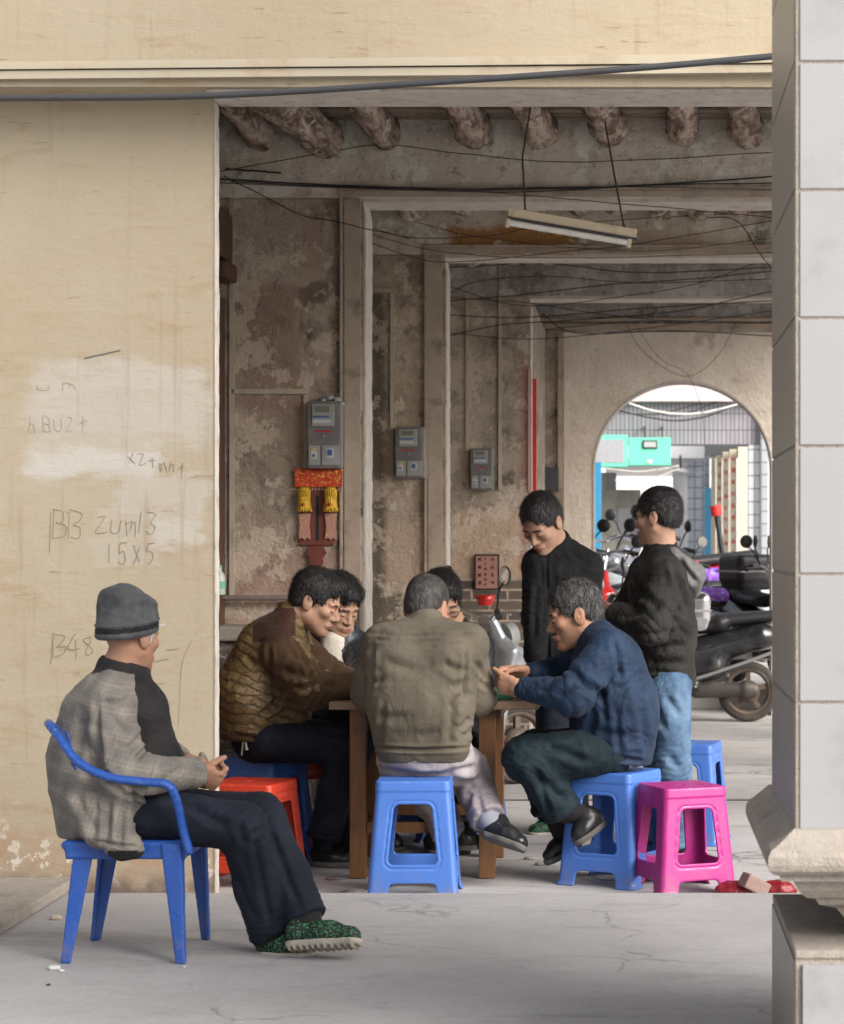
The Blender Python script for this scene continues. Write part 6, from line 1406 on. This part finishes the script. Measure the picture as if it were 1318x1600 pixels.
def scooter(x, y, ang, label, body='blackgloss', seat='black', cat='motor scooter', grp='motorcycles parked beyond and inside the arch', box=None, cover=None, s=1.0, lean=0, z=0, moto=False, trim=None, res=.010):
    """local frame: front towards -X, length 1.8"""
    r = thing('motorcycle' if moto else 'scooter', (0, 0, 0), label, cat, grp)
    wheel(r, -.62, .24, .24, 0); wheel(r, .62, .235, .235, 0)
    if not moto:
        q = [RC((.08, 0, .50), (.72, 0, .66), .13, .10, k=.08, lat=(0, 1, 0), ws=1.25), RC((.72, 0, .66), (.90, 0, .66), .10, .05, k=.05, lat=(0, 1, 0), ws=1.2), RC((-.05, 0, .32), (.35, 0, .42), .09, .12, k=.08, lat=(0, 1, 0), ws=1.3),
             RC((-.35, 0, .27), (.2, 0, .27), .045, .06, k=.05, lat=(0, 1, 0), ws=2.6),
             RC((-.42, 0, .30), (-.50, 0, .78), .055, .06, k=.06, lat=(0, 1, 0), ws=2.9), RC((-.50, 0, .78), (-.42, 0, .95), .06, .045, k=.05, lat=(0, 1, 0), ws=2.0), RC((-.58, 0, .60), (-.60, 0, .75), .07, .06, k=.06, lat=(0, 1, 0), ws=1.5)]
        sdf_obj('body', q, (-.85, -.3, .15), (1.05, .3, 1.08), res, [M[body]], r)
        sdf_obj('front_mudguard', [RC((-.80, 0, .40), (-.60, 0, .51), .03, .05, k=.05, lat=(0, 1, 0), ws=1.3), RC((-.60, 0, .51), (-.42, 0, .42), .05, .03, k=.05, lat=(0, 1, 0), ws=1.3)], (-.92, -.15, .3), (-.3, .15, .62), res, [M[body]], r)
        sq = [RC((.02, 0, .72), (.40, 0, .75), .060, .065, k=.04, lat=(0, 1, 0), ws=2.0), RC((.40, 0, .78), (.82, 0, .82), .06, .045, k=.04, lat=(0, 1, 0), ws=2.0)]
        sdf_obj('seat', sq, (-.2, -.25, .6), (1.0, .25, .95), res, [M[seat]], r)
        sdf_obj('engine_case', [RC((.22, -.07, .25), (.62, -.085, .25), .050, .042, k=.02, lat=(0, 0, 1), ws=1.3), RC((.60, -.085, .25), (.66, -.085, .25), .055, .045, k=.02, lat=(0, 0, 1), ws=1.3), RC((.30, -.06, .30), (.45, -.09, .36), .04, .03, k=.02)], (.1, -.25, .1), (.9, .05, .42), res*.8, [M['engine']], r)
        e = MB().tube(curve_pts([(-.30, -.17, .335), (.1, -.19, .33), (.30, -.19, .37), (.85, -.15, .56)], 20), .014, 8).build('side_trim', M[trim or 'alu'], r)
        MB().box(.90, .95, -.09, .09, .62, .70, .015).build('tail_light', M['redp'], r)
        MB().lathe((-.52, 0, .86), [(.02, .085), (.07, .08), (.075, .02)], 18, (-1, 0, .2)).build('headlight', M['mglass'], r)
        hb = (-.40, 1.0)
    else:
        q = [RC((-.30, 0, .80), (.02, 0, .76), .10, .085, k=.06, lat=(0, 1, 0), ws=1.3), RC((.25, 0, .68), (.80, 0, .78), .07, .05, k=.06, lat=(0, 1, 0), ws=1.5)]
        sdf_obj('tank', q, (-.6, -.3, .5), (1.0, .3, 1.0), res, [M[body]], r)
        sdf_obj('seat', [RC((.08, 0, .79), (.75, 0, .86), .055, .05, k=.04, lat=(0, 1, 0), ws=2.0)], (-.1, -.25, .65), (.95, .25, .98), res, [M[seat]], r)
        mb = MB().box(-.16, .16, -.10, .10, .22, .48, .04).box(-.12, .0, -.07, .07, .45, .66, .02)
        for k in range(5): mb.box(-.15, .03, -.10, .10, .49+k*.032, .50+k*.032)
        mb.build('engine_case', M['engine'], r)
        MB().tube(curve_pts([(-.12, -.10, .5), (-.25, -.14, .35), (0, -.16, .22), (.85, -.17, .28)], 16), [.02]*13+[.04]*4 if False else .03, 10).build('exhaust', M['chrome'], r)
        for sy in (-.09, .09): MB().tube([(-.62, sy, .24), (-.42, sy, .92)], .022, 10).build('fork', M['chrome'], r)
        MB().tube([(.0, -.08, .3), (.62, -.08, .235)], .02, 8).tube([(.30, .1, .62), (.60, .1, .25)], .025, 8).build('swing_arm', M['black'], r)
        MB().lathe((-.50, 0, .86), [(.03, -.04), (.09, .02), (.092, .07)], 20, (-1, 0, .1)).build('headlight', M['chrome'], r)
        sdf_obj('front_mudguard', [RC((-.84, 0, .40), (-.64, 0, .51), .03, .04, k=.05, lat=(0, 1, 0), ws=1.2), RC((-.64, 0, .51), (-.42, 0, .44), .04, .03, k=.05, lat=(0, 1, 0), ws=1.2)], (-.95, -.15, .3), (-.3, .15, .62), res, [M[body]], r)
        MB().box(.82, .87, -.06, .06, .74, .82, .015).build('tail_light', M['redp'], r)
        hb = (-.38, 1.02)
    MB().tube(curve_pts([(hb[0]+.12, -.34, hb[1]-.01), (hb[0]+.05, -.22, hb[1]+.02), (hb[0], -.06, hb[1]-.03), (hb[0], .06, hb[1]-.03), (hb[0]+.05, .22, hb[1]+.02), (hb[0]+.12, .34, hb[1]-.01)], 24), .013, 8).build('handlebar', M['chrome'], r)
    for sy in (-1, 1):
        MB().tube([(hb[0]+.07, sy*.25, hb[1]+.015), (hb[0]+.125, sy*.36, hb[1]-.012)], .02, 10).build('grip', M['black'], r)
        MB().tube([(hb[0]-.01, sy*.22, hb[1]+.01), (hb[0]+.03, sy*.33, hb[1]-.0)], .006, 6).build('lever', M['alu'], r)
        mirror(r, (hb[0]+.04, sy*.2, hb[1]+.02), (hb[0]+.06, sy*.32, hb[1]+.22), (1, 0, 0))
    if box:
        m1_, m2_ = box
        b = sdf_obj('top_box', [BX((.92, 0, .98), (.19, .20, .13), None, .06, k=.02), BX((.92, 0, .90), (.17, .18, .10), None, .05, k=.02)], (.6, -.3, .7), (1.2, .3, 1.2), res*.8, [M[m1_]], r)
        MB().box(.725, 1.115, -.205, .205, .955, .975, .003).build('reflective_strip', M[m2_], b); MB().box(.55, 1.0, -.06, .06, .80, .84, .01).build('rack', M['chrome'], r)
    if cover: sdf_obj('seat_cover', [RC((.02, 0, .755), (.55, 0, .79), .070, .070, k=.04, lat=(0, 1, 0), ws=2.05)], (-.25, -.25, .65), (.8, .25, .92), res, [M[cover]], r, disp_fn(.008, (16, 16, 16), 4), 1)
    r.location = (x, y, z); r.rotation_euler = (lean, 0, ang); r.scale = (s, s, s)
    return r
SC = lambda px, Y: at(px, Y)
# black scooter in front of the arch (front to the left)
k1 = scooter(SC(1165, 17.95)-.62, 17.95, 0, 'black scooter with dusty rear wheel standing just in front of the arch', 'blackgloss', res=.007, s=1.02)
MB().box(.34, .66, -.150, -.146, .60, .612).build('chrome_script', M['alu'], k1)
MBs = MB()
for i in range(5): a = .45+i*.055; MBs.box(a, a+.035, -.172+.004*i, -.168+.004*i, .635+i*.012, .66+i*.012)
MBs.build('emblem_lettering', M['mwhite'], k1)
# chrome top box on a bike half hidden by the standing man
r = scooter(SC(1085, 17.3)-.92, 17.3, 0, 'scooter with a shiny chrome top box, mostly hidden behind the hooded man', 'blackgloss', box=('chrome', 'mwhite'), res=.009, s=.93)
# silver scooter behind the table
r = scooter(SC(768, 13.2)-.37, 12.95, R_(-145), 'silver scooter by the brick wall, its round mirror showing behind the table', 'silver', res=.008, grp=None)
kk = [(900, 20.6, 75, 'blackgloss', True, 'black motorcycle at the left side of the arch, its dark mirror showing', None, None), (958, 20.3, 62, 'whitep', True, 'white and chrome motorcycle just inside the arch, left of the hooded man', None, None),
      (985, 21.6, 50, 'silver', True, 'silver motorcycle behind the white and chrome one', None, None), (948, 19.5, 80, 'redp', False, 'red scooter at the foot of the arch, left of the hooded man', None, None),
      (1060, 23.5, 20, 'redp', True, 'red tailed motorcycle far behind the head of the hooded man', None, None), (1092, 21.3, 32, 'whitep', False, 'white scooter with a purple floral seat cover beyond the arch', None, 'floral'),
      (1080, 20.6, -60, 'bluep', False, 'scooter with a black top box, right of the hooded man', ('black', 'mintgrey'), None), (1128, 19.4, 166, 'whitep', False, 'pale scooter with the brighter purple floral cover, just behind the black scooter', None, 'floral'),
      (1195, 19.3, 110, 'blackgloss', False, 'black scooter at the right edge of the arch, next to the tiled pillar', None, None), (1020, 24.0, 70, 'silver', True, 'grey motorcycle in the farthest row beyond the arch', None, None)]
for px, Y, a, body, moto, lb, bx, cv in kk:
    scooter(SC(px, Y), Y, R_(a), lb, body, moto=moto, box=bx, cover=cv, res=.012, z=.20 if Y < 21 else .34, s=1.1 if moto else 1.0)
# ------------------------------------------------------------------ street beyond the arch
def bgbox(name, px0, py0, px1, py1, Y, d, m, label, cat, z0=None, group=None):
    a, zt_ = XZ(px0, py0, Y); b_, zb_ = XZ(px1, py1, Y)
    if z0 is not None: zb_ = z0
    o = MB().box(a, b_, Y, Y+d, zb_, zt_, .002).build(name, M[m] if isinstance(m, str) else m); return tag(o, label, cat, group)
Yb_ = 28.0
bgbox('tiled_beam', 850, 628, 1197, 694, Yb_, .35, 'btile', 'long beam clad in narrow lilac grey tiles beyond the arch', 'beam')
bgbox('upper_beam', 850, 560, 1260, 627, Yb_-.15, .5, 'palepink', 'smooth pale pink beam above the strip tiled beam', 'beam')
bgbox('tiled_pier', 1169, 695, 1186, 900, Yb_, .4, 'btile_w', 'pier of white square tiles beyond the arch', 'pier', -.05)
bgbox('tiled_pier', 1187, 627.5, 1198, 900, Yb_-.1, .5, 'btile_g', 'narrow pier of grey square tiles right of the white tiled pier', 'pier', -.05)
bgbox('building', 1199, 560, 1500, 900, Yb_+2, 5, 'carpaint', 'pale blue-white building at the right edge of the arch view', 'building', -.05)
r = thing('shutter', (SC(1140, 28.3), 28.3, 0), 'folded cream shutter boards painted with columns of red characters', 'shutter')
rg = random.Random(9)
for i, (x0, x1, yt) in enumerate([(1110, 1117, 715), (1118, 1127, 712), (1128, 1138, 706), (1139, 1150, 702), (1152, 1167, 698)]):
    a, zt_ = XZ(x0, yt, 28.3-.12*i); b_ = XZ(x1, 0, 28.3-.12*i)[0]; pb = MB().box(a, b_, 28.3-.12*i, 28.36-.12*i, -.05, zt_, .004).build('board', M['plank'], r)
    if 0 < i < 4:
        mb = MB(); n = 9; 
        for jx in range(n): cjk(mb, a+.014, zt_-.08-jx*.145, (b_-a)*.72, 28.3-.12*i-.001, rg)
        mb.build('lettering', M['red_ink'], pb)
# green sign box
Yg = 27.6; r = thing('sign_box', (SC(986, Yg), Yg, XZ(0, 728, Yg)[1]), 'mint green box with a framed plate hanging from the tiled beam', 'sign')
a, zt_ = XZ(925-12, 681, Yg); b_, zb_ = XZ(1047, 727, Yg); xm = XZ(980, 0, Yg)[0]
MB().box(xm+.01, b_, Yg, Yg+.35, zb_, zt_-.02, .008).build('box', M['mint'], r); 
c1 = MB().box(a, xm, Yg-.05, Yg+.3, zb_-.02, zt_+.01, .008).build('cabinet', M['mint'], r); MB().box(a+.06, xm-.05, Yg-.056, Yg-.0505, zb_+.03, zt_-.05).build('grille', M['mintgrey'], c1)
x0, z0_ = XZ(1003, 688, Yg); x1, z1_ = XZ(1026, 701, Yg); pf = MB().box(x0, x1, Yg-.02, Yg-.001, z1_, z0_, .006).build('plate_frame', M['dkgrey'], r); MB().box(x0+.018, x1-.018, Yg-.024, Yg-.0205, z1_+.018, z0_-.018).build('plate', M['mwhite'], pf)
x0, z0_ = XZ(1010, 718, Yg); x1, z1_ = XZ(1018, 724, Yg); MB().box(x0, x1, Yg-.006, Yg-.001, z1_, z0_).build('latch', M['white'], r)
for xx in (xm+.2, b_-.1): MB().tube([(xx, Yg+.2, zt_-.03), (xx, Yg+.2, zt_+.12), (xx, 27.99, zt_+.12)], .012, 6).build('hanger', M['dkgrey'], r)
bgbox('blue_pillar', 925-16, 722, 938, 900, 26.5, .3, 'bluepaint', 'blue painted pillar along the left side of the arch', 'pillar', -.05)
bgbox('white_wall', 1050, 722, 1072, 900, 36, .3, 'pale', 'overexposed white wall farther down the street', 'wall', -.05)
bgbox('tiled_pier', 1073, 718, 1098, 900, 34, .4, 'btile_w', 'farther white tiled pier behind the red and blue post', 'pier', -.05)
bgbox('tiled_pier', 1099, 708, 1108, 900, 33, .4, 'btile_g', 'farther grey tiled pier next to the shutter boards', 'pier', -.05)
bgbox('blue_board', 1101, 762, 1116, 850, 31, .05, 'bluepaint', 'bright blue upright board leaning behind the motorcycles', 'board', -.05)
r = bgbox('concrete_wall', 962, 765, 1000, 900, 38, .4, 'concrete', 'mossy grey concrete wall end beyond the arch', 'wall', -.05)
bgbox('notice_board', 965, 795, 995, 835, 34, .06, 'mwhite', 'white notice board standing before the concrete wall', 'notice board')
bgbox('roof_slab', 938, 697, 1100, 716, 33, 9, 'pale', 'pale roof slab of the next arcade beyond the tiled beam', 'roof')
bgbox('back_wall', 900, 716, 1260, 900, 48, .5, 'pale', 'far pale house wall closing the view through the arch', 'wall', -.05)
bgbox('dark_doorway', 938, 738, 962, 900, 40, .4, 'concrete', 'dim house front on the far left of the arch view', 'wall', -.05)
bgbox('speaker', 946, 738, 961, 765, 32, .3, 'dkgrey', 'dark box mounted high on the left beyond the arch', 'box')
# ceiling fan
for px, py, Y in ((1062, 738, 33), (1010, 737, 40)):
    r = thing('ceiling_fan', P(px, py, Y), 'white ceiling fan %s under the far arcade roof' % ('nearer' if Y < 35 else 'farther'), 'ceiling fan'); c = P(px, py, Y)
    MB().tube([c, c+Vector((0, 0, .25))], .015, 6).build('rod', M['dkgrey'], r); MB().lathe(c, [(.03, -.04), (.11, -.03), (.12, .02), (.04, .06)], 16).build('motor', M['white'], r)
    for k in range(3): a = k*2.094+.3; MB().obox(c+Vector((math.cos(a)*.1, math.sin(a)*.1, 0)), c+Vector((math.cos(a)*.6, math.sin(a)*.6, 0)), .11, .008).build('blade', M['white'], r)
# barrier pole
r = thing('warning_post', P(1118, 900, 24), 'black post with a red cap leaning behind the motorcycles', 'post'); MB().tube([P(1132, 900, 24), P(1118, 800, 24)], .028, 8).build('post', M['black'], r); MB().tube([P(1119, 806, 24), P(1116, 790, 24)], .06, 10).build('cap', M['red'], r)
# car beyond
r = thing('parked_car', (SC(1235, 23), 24, 0), 'pale car whose front shows at the right edge of the arch', 'car'); cx0 = SC(1190, 23)
bm_ = [(cx0-.3, .25), (cx0-.3, .72), (cx0+.05, .86), (cx0+.55, .98), (cx0+1.1, 1.42), (cx0+2.5, 1.45), (cx0+3.2, 1.0), (cx0+3.8, .9), (cx0+3.8, .25)]
sdf_obj('body', [BX((cx0+1.7, 24, .62), (2.0, .82, .36), None, .16, k=.2), BX((cx0+1.9, 24, 1.12), (1.15, .70, .36), None, .26, k=.2)], (cx0-.5, 23, .1), (cx0+4, 25, 1.7), .03, [M['carpaint']], r)
sdf_obj('window', [BX((cx0+1.9, 24, 1.17), (1.20, .712, .22), None, .18, k=.1)], (cx0+.3, 23, .8), (cx0+3.6, 25, 1.6), .03, [M['glass']], r)
for xx in (.55, 2.95): wheel(r, cx0+xx, .31, .31, 23.25, .09)
# sagging lines inside the arch
for i, (pp, Y, m, rad, lb) in enumerate([([(970, 626), (1020, 642), (1075, 647), (1120, 640), (1165, 628)], 27.5, 'white', .012, 'thick white cable sagging in front of the tiled beam'), ([(955, 638), (1010, 652), (1065, 657), (1120, 645), (1150, 628)], 27.7, 'wire', .010, 'black cable sagging below the white one'),
                                  ([(990, 628), (1050, 650), (1120, 628)], 27.8, 'wire', .007, 'thin black cable crossing the strip tiles'), ([(950, 640), (1020, 648), (1110, 628), (1190, 640)], 27.8, 'wire', .006, 'thin cable rising to the right over the strip tiles'),
                                  ([(945, 732), (1000, 737), (1060, 728)], 30, 'white', .012, 'white line strung low beneath the mint green box'), ([(960, 750), (1005, 752), (1060, 732)], 30, 'white', .010, 'second white line curving up to the fan')]):
    cable(pp, Y, lb, rad, 'cables beyond the arch', m=m)
